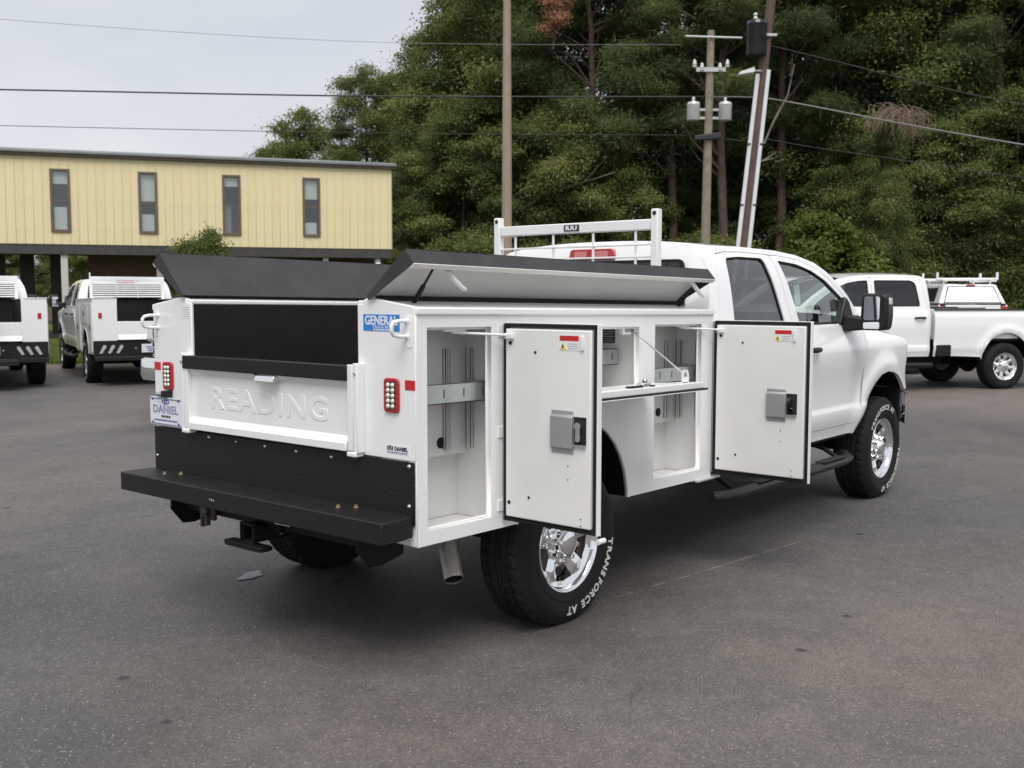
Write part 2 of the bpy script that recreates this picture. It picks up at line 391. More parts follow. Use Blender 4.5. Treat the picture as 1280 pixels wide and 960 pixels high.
def loft_top(name, line, Y, crown, m, parent, n=24, inset=0., power=2.0, bow=0.):
    """surface spanning left to right between the two body sides along line (x,z)"""
    line2 = []
    for i in range(len(line)-1):
        for k in range(4): t = k/4; line2.append((line[i][0]*(1-t)+line[i+1][0]*t, line[i][1]*(1-t)+line[i+1][1]*t))
    line2.append(line[-1]); vs = []; fs = []
    for x, z in line2:
        w = Y(x, z)-inset
        for k in range(n+1):
            u = -math.cos(math.pi*k/n); vs.append((x+bow*(1-u*u), u*w, z+crown*(1-abs(u)**(2*power))**(1.0)))
    for i in range(len(line2)-1):
        for k in range(n): fs.append((i*(n+1)+k, (i+1)*(n+1)+k, (i+1)*(n+1)+k+1, i*(n+1)+k+1))
    me = bpy.data.meshes.new(name); me.from_pydata(vs, [], fs); me.polygons.foreach_set('use_smooth', [True]*len(fs))
    return link(name, me, m, parent)

def make_tyre_mesh():
    R0 = .418
    half = [(.232, .100), (.240, .122), (.262, .132), (.285, .1395), (.292, .1375), (.298, .1405), (.33, .1435), (.362, .140), (.366, .137), (.385, .130), (.400, .119), (.411, .108)]
    tread = [(.4175, .098), (.418, .070), (.407, .066), (.407, .057), (.418, .053), (.418, .022), (.407, .018), (.407, .009), (.418, .005)]
    prof = [(r, -h) for r, h in half+tread]+[(r, h) for r, h in (half+tread)[::-1]]
    n = 200; m = len(prof); vs = []
    for k in range(n):
        a = 2*math.pi*k/n; cut = (k % 5 == 0)
        for r, h in prof:
            rr = r
            hh = abs(h)
            if r > .404 and cut and not (.008 < hh < .02 and False): rr = r-.008 if hh > .05 else r-.004
            aa = a+(.035*math.sin(hh*60) if r > .404 else 0)
            if hh < .05 and r > .41 and (k % 5 == 2): rr = r-.006
            x, z = rr*math.cos(aa), rr*math.sin(aa)
            if z < -RW:
                f = (-RW-z)/.02; z = -RW; h2 = h*(1+.012*f)
            else: h2 = h*(1+.015*max(0, min(1, (-z-.3)/.1))*max(0, 1-abs(x)/.2)) if r < .405 else h
            vs.append((x, h2, z))
    fs = []
    for k in range(n):
        k2 = (k+1) % n
        for i in range(m-1): fs.append((k*m+i, k2*m+i, k2*m+i+1, k*m+i+1))
    me = bpy.data.meshes.new('tyre'); me.from_pydata(vs, [], fs); me.polygons.foreach_set('use_smooth', [True]*len(fs)); me.set_sharp_from_angle(angle=math.radians(32)); return me
def make_rim_mesh(nwin, r_in, r_out, hw, lugs=8):
    """chrome wheel face seen from -y: windows, dished spokes, centre cap, nuts"""
    holes = []
    for k in range(nwin):
        c = 2*math.pi*(k+.25)/nwin; h1 = hw; h0 = hw*.62
        poly = []
        for r, a in ((r_in, -h0), (r_in, h0), (r_out, h1), (r_out, 0), (r_out, -h1)): poly.append((r*math.cos(c+a), r*math.sin(c+a)))
        holes.append(rounded(poly, [.014, .014, .014, 0, .014], 4))
    outer = [(.226*math.cos(2*math.pi*i/72), .226*math.sin(2*math.pi*i/72)) for i in range(72)]
    V, F = cdt(outer, holes, .012)
    def H(x, y):
        r = math.hypot(x, y); h = -.082-.020*sst(.19, .226, r)+.010*sst(.06, .13, r)*(1-sst(.13, .2, r))
        e = min([abs(math.remainder(math.atan2(y, x)-2*math.pi*(k+.25)/nwin, 2*math.pi)) for k in range(nwin)])
        w = math.pi/nwin
        if r_in*.8 < r < .215: h -= .020*max(0, (e-hw*.7)/(w-hw*.7))**.8*math.sin(math.pi*min(1, max(0, (r-r_in*.8)/(.215-r_in*.8))))
        return h
    mb = MB(); vs = [(x, H(x, y), y) for x, y in V]; fs = list(F)
    ec = set()
    for f in fs:
        for i in range(3): ec.add((f[i], f[(i+1) % 3]))
    bd = [k for k in ec if (k[1], k[0]) not in ec]; idx = {}
    for a, b in bd:
        if math.hypot(*V[a]) > .224 and math.hypot(*V[b]) > .224: continue
        for i in (a, b):
            if i not in idx: idx[i] = len(vs); p = vs[i]; s = 1.03; vs.append((p[0]*1.0, p[1]+.045, p[2]*1.0))
        fs.append((b, a, idx[a], idx[b]))
    mb.add(vs, fs)
    mb.lathe([(.222, -.100), (.228, -.112), (.236, -.124), (.243, -.128), (.247, -.122), (.244, -.108), (.228, -.095), (.222, -.06), (.218, .10)], 96)
    mb.lathe([(.072, -.08), (.070, -.108), (.062, -.124), (.045, -.132), (.02, -.135), (.0005, -.135)], 40)
    for k in range(lugs):
        a = 2*math.pi*(k+.5)/lugs; c = (.0875*math.cos(a), 0, .0875*math.sin(a))
        mb.lathe([(.0145, -.075), (.0145, -.108), (.010, -.116), (.0005, -.117)], 6, c)
    me = bpy.data.meshes.new('rim'); me.from_pydata(mb.v, [], mb.f)
    bm = bmesh.new(); bm.from_mesh(me); bmesh.ops.remove_doubles(bm, verts=bm.verts, dist=1e-5); bmesh.ops.recalc_face_normals(bm, faces=bm.faces); bm.to_mesh(me); bm.free()
    me.polygons.foreach_set('use_smooth', [True]*len(me.polygons)); me.set_sharp_from_angle(angle=math.radians(38)); return me
TYRE = make_tyre_mesh(); RIM5 = make_rim_mesh(5, .118, .198, .36); RIM8 = make_rim_mesh(8, .125, .19, .20)
TYRE.materials.append(MATS['tyre']); RIM5.materials.append(MATS['chrome']); RIM8.materials.append(MATS['chrome'])
def make_letters(words):
    mb = MB()
    for s, th0, th1, r in words:
        n = len(s)
        for i, ch in enumerate(s):
            if ch == ' ': continue
            th = math.radians(th0+(th1-th0)*(i+.5)/n)
            me = text_mesh(ch, .055, outline=.0021)
            for v in me.vertices: v.co.x *= 1.05
            pos = Vector((r*math.cos(th), -.1462, r*math.sin(th))); upv = Vector((math.cos(th), 0, math.sin(th))); rv = Vector((math.sin(th), 0, -math.cos(th)))
            M = Matrix(((rv.x, upv.x, 0, pos.x), (0, 0, -.35, pos.y), (rv.z, upv.z, 0, pos.z), (0, 0, 0, 1)))
            mb.mesh_add(me, M)
    me = bpy.data.meshes.new('tyre_lettering'); me.from_pydata(mb.v, [], mb.f); me.materials.append(MATS['letter_white']); return me
LET_R = [make_letters([w]) for w in (('TRANSFORCE', -4, -78, .333), ('AT', -84, -98, .333), ('TRANSFORCE', 150, 76, .333), ('AT', 70, 56, .333))]
DRUM = MB().lathe([(.0005, -.03), (.19, -.03), (.19, .09), (.0005, .10)], 32)
DRUM_ME = None
def wheel(parent, x, side, yo, rim, let=None, spin=0.):
    global DRUM_ME
    if DRUM_ME is None:
        o = DRUM.build('wheel', 'rust_steel', parent, smooth=40); DRUM_ME = o.data
    else: o = link('wheel', DRUM_ME, None, parent)
    o.location = (x, side*(yo-.1435), RW)
    o.rotation_euler = (0, 0, math.pi if side > 0 else 0)
    t = link('tyre', TYRE, None, o)
    r = link('rim', rim, None, o); r.rotation_euler = (0, spin, 0)
    for l in (let or ()): link('tyre_lettering', l, None, o)
    return o

def make_cab(root, kind, detail=True):
    S = SPEC[kind]; Y = S['Y']; P = S['paint']
    Wb = S['fwin'], S['rwin']
    rf = rounded(S['fwin'], .03); rr = rounded(S['rwin'], .045)
    fd = rounded(S['fdoor'], .03, 3); rd = rounded(S['rdoor'], .03, 3)
    both = [(x, z) for x, z in fd]
    for s in (-1, 1):
        cs = side_panel('cab_side', S['side'], [S['fdoor'], S['rdoor']], Y, s, P, root, .04, rim=.02)
        for nm, door, win, hx, gm in (('front_door', fd, rf, S['handles'][0], 'glass_clear'), ('rear_door', rd, rr, S['handles'][1], 'glass_tint')):
            cx = sum(p[0] for p in door)/len(door); cz = sum(p[1] for p in door)/len(door)
            sh = [(p[0]+(.004 if p[0] < cx else -.004), p[1]+(.004 if p[1] < cz else -.004)) for p in door]
            d = side_panel(nm, sh, [win], Y, s, P, root, .03, rim=.022)
            side_panel('window', win, [], Y, s, gm, d, .12, off=.016, rim=0)
            # black window gasket
            wc = (sum(p[0] for p in win)/len(win), sum(p[1] for p in win)/len(win))
            inner = [(wc[0]+(p[0]-wc[0])*(1-.028), wc[1]+(p[1]-wc[1])*(1-.07)) for p in win]
            outr = [(wc[0]+(p[0]-wc[0])*1.004, wc[1]+(p[1]-wc[1])*1.01) for p in win]
            side_panel('window_seal', outr, [inner], Y, s, 'seal', d, .1, off=.010, rim=.004)
            x0, x1 = hx; z = S['handle_z']
            h = MB()
            pts = []
            for i in range(7):
                t = i/6; xx = x0+(x1-x0)*t; pts.append((xx, s*(Y(xx, z)+.012+.030*math.sin(math.pi*t)**.5), z))
            h.tube(pts, [.013, .019, .020, .020, .020, .019, .013], 8); h.build('door_handle', 'plastic', d, smooth=50)
        side_panel('fender', S['fender'], [], Y, s, P, root, .03, rim=.03)
        # dark inner side: closes the gaps, keeps the inside dark
        big = S['side']
        side_panel('door_lining', big, [[(x, z) for x, z in S['fwin']], [(x, z) for x, z in S['rwin']]], Y, s, 'dash', root, .12, off=.045, rim=0)
        # wheel house liner
        arch = MB(); A = ARCH; vs = []; fs = []
        for i, (x, z) in enumerate(A):
            yy = Y(x, z); vs += [(x, s*(yy-.015), z+.004), (x, s*.55, z+.03)]
        for i in range(len(A)-1): fs.append((2*i, 2*i+1, 2*i+3, 2*i+2))
        arch.add(vs, fs).box(4.76, 5.84, s*.52, s*.55, .5, 1.06).box(5.775, 5.80, s*.55, s*.975, .50, .87); arch.build('wheel_house', 'chassis', root, normals=False)
        # headlamp and bumper end
        hl = MB(); zt = S['fender'][6][1]-.02
        hl.prism([(5.82, zt-.24), (5.965, zt-.26), (6.08, zt-.22), (6.05, zt-.03), (5.85, zt)], 'y', s*.55, s*(.885)); hl.build('headlight', 'headlamp', root, bevel=.03, seg=4)
        am = MB(); am.box(5.885, 5.935, s*.886, s*.90, zt-.22, zt-.06); am.build('marker_light', 'amber', root, bevel=.006)
    loft_top('roof', S['roof'], Y, S['crown'], P, root, power=1.3)
    loft_top('windshield', S['ws'], Y, .02, 'glass_clear', root, inset=.075, bow=.10)
    loft_top('hood', S['hood'], Y, S['hoodc'], P, root, power=2.2, bow=.10)
    # A-pillar skins beside the windshield and the cowl
    for s in (-1, 1):
        vs = []; fs = []
        for x, z in S['ws']:
            w = Y(x, z); u = 1-.085/w; vs += [(x, s*w, z), (x+.10*(1-u*u), s*(w-.085), z+.02*(1-u**4)+.004)]
        for i in range(len(S['ws'])-1): fs.append((2*i, 2*i+1, 2*i+3, 2*i+2))
        mb = MB().add(vs, fs); mb.build('a_pillar', P, root, smooth=60)
    # cab back with window
    bk = [( z) for x, z in S['back']]
    vs = []; fs = []; n = 12
    back = [(2.60, .60)]+S['back']+[(S['roof'][1][0]-.01, S['roof'][1][1]+S['crown']*.5)]
    mb = MB()
    zs = [.60, S['back'][0][1]+.02, S['back'][1][1]+.0, S['back'][2][1]-.02, S['back'][3][1]]
    bx = [2.60, S['back'][0][0], S['back'][1][0], S['back'][2][0], S['back'][3][0]]
    def backrow(i):
        w = Y(bx[i], min(zs[i], S['back'][3][1])); return [(bx[i]-.035*(1-(abs(k/6-1))**3), (k/6-1)*w, zs[i]) for k in range(13)]
    rows = [backrow(i) for i in range(5)]
    top = [(S['roof'][0][0]-.02*(1-(abs(k/6-1))**3), (k/6-1)*Y(*S['roof'][0]), S['roof'][0][1]+S['crown']*(1-abs(k/6-1)**2.6)) for k in range(13)]
    rows.append(top)
    for r in rows: vs += r
    for i in range(len(rows)-1):
        for k in range(12):
            fs.append((i*13+k, i*13+k+1, (i+1)*13+k+1, (i+1)*13+k))
    mb.add(vs, fs); cb = mb.build('cab_back', P, root, smooth=50)
    zlo, zhi = S['back'][0][1]+.06, S['back'][2][1]-.005
    gx = lambda z: 2.545+(z-1.43)*.20
    g = MB().prism(rounded([(-.74, zlo), (.74, zlo), (.69, zhi), (-.69, zhi)], .05), 'x', 0, .012)
    g.map(lambda p: Vector((p.x+gx(p.z)-.012-.012*(1-min(1, abs(p.y)/.75)**3), p.y, p.z))); g.build('rear_window', 'glass_tint', root)
    g = MB(); r = rounded([(-.76, zlo-.02), (.76, zlo-.02), (.71, zhi+.012), (-.71, zhi+.012)], .05); g.prism(r, 'x', 0, .010)
    g.map(lambda p: Vector((p.x+gx(p.z)-.004-.012*(1-min(1, abs(p.y)/.75)**3), p.y, p.z))); g.build('rear_window_seal', 'seal', root)
    z3 = S['roof'][0][1]+.012
    bl = MB().prism(rounded([(-.19, z3-.062), (.19, z3-.062), (.17, z3+.010), (-.17, z3+.010)], .02), 'x', S['roof'][0][0]-.065, S['roof'][0][0]+.02)
    b = bl.build('brake_light', 'red_lens', root, bevel=.006)
    lm = MB()
    for yy in (-.085, .085): lm.prism(rounded([(yy-.05, z3-.05), (yy+.05, z3-.05), (yy+.05, z3-.004), (yy-.05, z3-.004)], .01), 'x', S['roof'][0][0]-.068, S['roof'][0][0]-.05)
    lm.build('cargo_lamp', mat('pink_lens', (.62, .20, .20), .15, coat=.6) if 'pink_lens' not in MATS else 'pink_lens', b)
    # interior: floor, dash, seats, steering wheel
    MB().box(2.66, 4.9, -.93, .93, .62, .66).build('cab_floor', 'dash', root)
    d = MB().prism([(4.62, .66), (5.0, .66), (5.05, 1.40), (4.80, 1.43), (4.60, 1.36), (4.55, 1.1)], 'y', -.88, .88).build('dashboard', 'dash', root, bevel=.03)
    for y in (-.45, .45):
        s0 = MB().box(3.55, 4.1, y-.26, y+.26, .85, 1.0).hexa([(3.52, y-.25, .95), (3.68, y-.25, .95), (3.68, y+.25, .95), (3.52, y+.25, .95), (3.36, y-.23, 1.52), (3.48, y-.23, 1.52), (3.48, y+.23, 1.52), (3.36, y+.23, 1.52)])
        s0.hexa([(3.37, y-.13, 1.55), (3.47, y-.13, 1.55), (3.47, y+.13, 1.55), (3.37, y+.13, 1.55), (3.34, y-.12, 1.74), (3.42, y-.12, 1.74), (3.42, y+.12, 1.74), (3.34, y+.12, 1.74)])
        s0.box(3.38, 3.45, y-.05, y+.05, 1.5, 1.57); s0.build('seat', 'seat', root, bevel=.04, seg=3)
    s0 = MB().box(2.85, 3.35, -.75, .75, .85, 1.02).hexa([(2.78, -.75, 1.0), (2.92, -.75, 1.0), (2.92, .75, 1.0), (2.78, .75, 1.0), (2.70, -.72, 1.58), (2.80, -.72, 1.58), (2.80, .72, 1.58), (2.70, .72, 1.58)]); s0.build('rear_seat', 'seat', root, bevel=.04, seg=3)
    sw = MB(); M = Matrix.Rotation(math.radians(-62), 3, 'Y'); pts = [Vector((4.42, .42, 1.28))+M@Vector((.19*math.cos(a), .19*math.sin(a), 0)) for a in [2*math.pi*i/24 for i in range(25)]]
    sw.tube(pts, .017, 8).obox((4.43, .42, 1.28), (.14, .34, .05), M).build('steering_wheel', 'dash', root, smooth=50)
    # front: grille, bumper
    zf = S['hood'][-1][1]
    gr = MB().prism([(5.86, .78), (6.16, .78), (6.19, zf-.05), (6.10, zf+.04), (5.85, zf+.02)], 'y', -.56, .56); g0 = gr.build('grille', 'plastic', root, bevel=.03)
    for i in range(4): MB().box(6.17, 6.205, -.52, .52, .84+i*.10, .875+i*.10).build('grille_bar', 'chrome', g0, bevel=.008)
    bp_ = MB(); N = 36; pr = [(0, .55), (.05, .53), (.085, .60), (.09, .70), (.07, .80), (0, .82)]
    vs = []; fs = []
    for k in range(N+1):
        u = -1+2*k/N; yy = u*1.0; xx = 5.855+.31*(1-abs(u)**10)
        for dx, z in pr: vs.append((xx+dx, yy, z))
    for k in range(N):
        for i in range(5): fs.append((k*6+i, (k+1)*6+i, (k+1)*6+i+1, k*6+i+1))
    fs += [tuple(range(6)), tuple(range(N*6, N*6+6))]
    bp_.add(vs, fs).build('front_bumper', 'chrome', root, smooth=45)
    # firewall block so no light leaks through
    MB().box(5.02, 5.06, -.85, .85, .62, 1.38).build('firewall', 'chassis', root)
    # mirrors
    for s in (-1, 1):
        b = MB().prism([(4.50, 1.425), (4.80, 1.425), (4.66, 1.60), (4.60, 1.635)], 'y', s*.905, s*.965)
        b.hexa([(4.55, s*.94, 1.37), (4.74, s*.94, 1.37), (4.74, s*.94, 1.50), (4.55, s*.94, 1.50), (4.58, s*1.12, 1.39), (4.70, s*1.12, 1.39), (4.70, s*1.12, 1.475), (4.58, s*1.12, 1.475)])
        arm = b.build('side_mirror', 'plastic', root, bevel=.014, seg=3)
        hp = MB(); prof = rounded([(1.075, 1.385), (1.272, 1.385), (1.288, 1.50), (1.275, 1.655), (1.085, 1.66)], .04, 5)
        hp.prism([(s*a, z) for a, z in prof], 'x', 4.575, 4.70)
        hp.map(lambda p: Vector((p.x+(0.03 if p.x > 4.6 else 0)*(1-abs((abs(p.y)-1.18)/.12)**2), p.y*(1 if p.x < 4.6 else 1-.0), p.z)))
        hp.build('mirror_housing', 'plastic', arm, bevel=.022, seg=3)
        gl = MB(); gl.prism([(s*a, z) for a, z in rounded([(1.108, 1.462), (1.225, 1.462), (1.228, 1.635), (1.112, 1.638)], .02)], 'x', 4.568, 4.574); gl.build('mirror_glass', 'mirror', arm)
        gl = MB(); gl.prism([(s*a, z) for a, z in rounded([(1.108, 1.398), (1.228, 1.398), (1.228, 1.448), (1.108, 1.448)], .012)], 'x', 4.568, 4.574); gl.build('mirror_glass', 'mirror', arm)
        MB().box(4.60, 4.66, s*1.279, s*1.291, 1.575, 1.625).build('turn_signal', 'led', arm, bevel=.006)
def chassis(root):
    f = MB()
    for s in (-1, 1): f.box(.10, 5.9, s*.40, s*.48, .56, .74)
    for x in (.2, 1.9, 3.3, 4.6): f.box(x, x+.1, -.40, .40, .58, .70)
    f.build('frame', 'chassis', root, bevel=.01)
    a = MB().tube([(AX_R, -.80, RW), (AX_R, .80, RW)], .055, 12).lathe([(.0005, -.16), (.10, -.13), (.16, -.02), (.16, .05), (.10, .15), (.0005, .17)], 20, (AX_R, 0, RW), 'x')
    for s in (-1, 1): a.tube([(AX_R-.62, s*.56, .58), (AX_R-.3, s*.56, .49), (AX_R, s*.56, .46), (AX_R+.3, s*.56, .49), (AX_R+.66, s*.56, .58)], .035, 6); a.tube([(AX_R-.10, s*.52, RW), (AX_R-.16, s*.50, .72)], .03, 8)
    a.build('rear_axle', 'chassis', root, smooth=45)
    MB().tube([(AX_F, -.80, RW), (AX_F, .80, RW)], .05, 12).build('front_axle', 'chassis', root, smooth=45)
    MB().box(1.9, 3.2, .05, .38, .42, .60).build('fuel_tank', 'chassis', root, bevel=.04)
    MB().tube([(1.25, .02, RW+.02), (3.2, .02, .50), (4.3, .02, .52)], .045, 10).box(3.5, 4.9, -.22, .22, .48, .75).build('drive_shaft', 'chassis', root, smooth=45)
# ================================================================== the service truck
T = thing('service_truck', 'white crew-cab service truck with open toolbox doors and raised black lids', 'truck')
make_cab(T, 'ram'); chassis(T)
for x, yo in ((AX_R, 1.007), (AX_F, 1.007)):
    for s in (-1, 1): wheel(T, x, s, yo, RIM5, LET_R, spin=(.62 if x < 2 else .2))
HB = .979
K = dict(rake=True)
ARC = [(1.608, .579), (1.606, .62)]+[(1.133+.475*math.cos(a), .565+.475*math.sin(a)*1.0) for a in [math.radians(8+i*164/14) for i in range(15)]]+[(.660, .62), (.658, .579)]
OPEN_R, OPEN_H, OPEN_F = (.062, .475, .640, 1.505), (.64, 1.700, 1.150, 1.495), (1.862, 2.380, .640, 1.505)
def rect(a): return [(a[0], a[2]), (a[1], a[2]), (a[1], a[3]), (a[0], a[3])]
FLAT = lambda x, z: HB
outer = [(.0, .579), (.0, 1.59), (2.515, 1.59), (2.515, .579)]+ARC
for s in (-1, 1):
    holes = [rect(OPEN_R), rect(OPEN_H), rect(OPEN_F)] if s < 0 else []
    sp = side_panel('body_side', outer[::1], holes, FLAT, s, 'paint_body', T, .25, rim=.022)
    for v in sp.data.vertices: v.co.z -= RAKE*v.co.x
    lw = MB()                                     # rolled lip round the wheel opening
    lw.tube([(x, s*(HB-.004), z) for x, z in ARC], .012, 6); lw.build('wheel_arch_lip', 'paint_body', T, smooth=60, **K)
    wb = MB(); vs = []; fs = []                    # wheel house
    for i, (x, z) in enumerate(ARC): vs += [(x, s*(HB-.02), z), (x, s*.64, z)]
    for i in range(len(ARC)-1): fs.append((2*i, 2*i+1, 2*i+3, 2*i+2))
    wb.add(vs, fs); wb.box(.60, 1.68, s*.60, s*.63, .56, 1.10); wb.build('wheel_house', 'chassis', T, normals=False, **K)
    rl = MB().box(-.003, 2.518, s*(HB+.010), s*(HB-.03), 1.556, 1.590); rl.build('top_rail', 'paint_body', T, bevel=.008, seg=3, **K)
    # sloping top of the side box
    tp = MB().hexa([(.02, s*.955, 1.578), (2.50, s*.955, 1.578), (2.50, s*.70, 1.612), (.02, s*.70, 1.612), (.02, s*.955, 1.588), (2.50, s*.955, 1.588), (2.50, s*.70, 1.622), (.02, s*.70, 1.622)]); tp.build('box_top', 'paint_inner', T, **K)
    MB().box(.0, 2.5, s*.622, s*.70, 1.592, 1.616).build('inner_rail', 'paint_body', T, bevel=.006, **K)
    # rear face
    pr = [(HB-.003, .942), (.625, .942), (.625, 1.601), (.662, 1.601), (.662, 1.619), (.70, 1.630), (.957, 1.594), (HB-.003, 1.588)]
    MB().prism([(s*y, z) for y, z in pr], 'x', -.004, .022).build('rear_panel', 'paint_body', T, bevel=.005, **K)
    MB().box(-.002, .03, s*(HB-.002), s*(HB-.045), .579, .944).build('corner_post', 'paint_body', T, bevel=.004, **K)
    MB().prism([(s*y, z) for y, z in [(HB-.004, .60), (.64, .60), (.64, 1.59), (HB-.004, 1.58)]], 'x', 2.50, 2.513).build('front_panel', 'paint_body', T, **K)
    for xa, xb in ((.004, .655), (1.612, 2.512)): MB().box(xa, xb, s*(HB-.004), s*.63, .580, .598).build('box_floor', 'paint_inner', T, **K)

# compartment interiors on the right side
sh = MB()
sh.box(.02, 2.50, -.965, -.645, 1.530, 1.536)                       # ceiling
for x in (.578, 1.735, 1.812): sh.box(x, x+.006, -.965, -.645, .60 if x != 1.735 else 1.12, 1.53)
sh.box(.58, 1.80, -.955, -.645, 1.118, 1.124)
sh.box(.03, .578, -.668, -.655, .60, .915); sh.box(.03, .578, -.735, -.728, .905, 1.53)
sh.box(.03, .578, -.730, -.668, .905, .911)
sh.box(1.82, 2.50, -.668, -.655, .60, .915); sh.box(1.82, 2.50, -.735, -.728, .905, 1.53); sh.box(1.82, 2.50, -.730, -.668, .905, .911)
sh.box(.584, 1.735, -.668, -.655, 1.124, 1.53)
sh.build('compartment_shell', 'paint_inner', T, **K)
def jamb(a):
    m = MB(); x0, x1, z0, z1 = a
    m.box(x0, x1, -.957, -.949, z1-.012, z1+.028); m.box(x0, x1, -.972, -.948, z0-.028, z0+.012)
    m.box(x0-.022, x0+.010, -.957, -.949, z0, z1); m.box(x1-.010, x1+.022, -.957, -.949, z0, z1)
    m.build('door_jamb', 'paint_body', T, bevel=.004, **K)
for a in (OPEN_R, OPEN_F, OPEN_H): jamb(a)
def track(x, y, z0, z1, ax):
    m = MB(); d = .018; w = .03
    if ax == 'x':    # on a wall facing -X at x
        m.box(x-d, x, y-w/2, y-w/2+.004, z0, z1); m.box(x-d, x, y+w/2-.004, y+w/2, z0, z1); m.box(x-.004, x, y-w/2, y+w/2, z0, z1); m.box(x-d, x-d+.003, y-w/2, y-w/2+.010, z0, z1); m.box(x-d, x-d+.003, y+w/2-.010, y+w/2, z0, z1)
    else:            # on a wall facing -Y at y
        m.box(x-w/2, x-w/2+.004, y-d, y, z0, z1); m.box(x+w/2-.004, x+w/2, y-d, y, z0, z1); m.box(x-w/2, x+w/2, y-.004, y, z0, z1); m.box(x-w/2, x-w/2+.010, y-d, y-d+.003, z0, z1); m.box(x+w/2-.010, x+w/2, y-d, y-d+.003, z0, z1)
    m.build('shelf_track', 'paint_inner', T, **K)
for x in (.577, 2.498):
    for y in (-.765, -.895): track(x, y, .93, 1.40, 'x')
for x in (.12, .43, 2.0, 2.38): track(x, -.737, .93, 1.40, 'y')
for x in (.80, 1.12, 1.30, 1.62): track(x, -.670, 1.16, 1.46, 'y')
def shelf(x0, x1, y0, y1, z, lip):
    m = MB().box(x0, x1, y0, y1, z, z+.004)
    m.box(x0, x1, y0, y0+.003, z, z+lip); m.box(x0, x0+.003, y0, y1, z, z+lip); m.box(x1-.003, x1, y0, y1, z, z+lip); m.box(x0, x1, y0, y0+.012, z+lip-.003, z+lip)
    o = m.build('shelf', 'galv', T, **K)
    n = max(2, int((x1-x0)/.12))
    for i in range(n):
        xx = x0+(i+.5)*(x1-x0)/n; MB().box(xx-.0035, xx+.0035, y0-.0012, y0+.001, z+lip*.30, z+lip*.72).build('divider_slot', 'rust_steel', o, **K)
shelf(.04, .555, -.915, -.74, 1.168, .088); shelf(1.83, 2.478, -.915, -.74, 1.168, .088); shelf(.62, 1.70, -.845, -.675, 1.285, .088)
for x, y, z, r, ax in ((.40, -.7365, .965, .026, 'y'), (2.30, -.7365, .97, .026, 'y')): MB().disc((x, y, z), r, ax, .004, 20).build('wire_grommet', 'hole', T, **K)
lb = MB().box(1.735-.003, 1.735, -.80, -.70, 1.40, 1.475).build('warning_label', 'decal_black', T, **K)
m = MB()
for i in range(5): m.box(1.735-.005, 1.735-.003, -.795+(i % 2)*.01, -.705, 1.408+i*.013, 1.413+i*.013)
m.build('label_print', 'grey_tape', lb, **K)

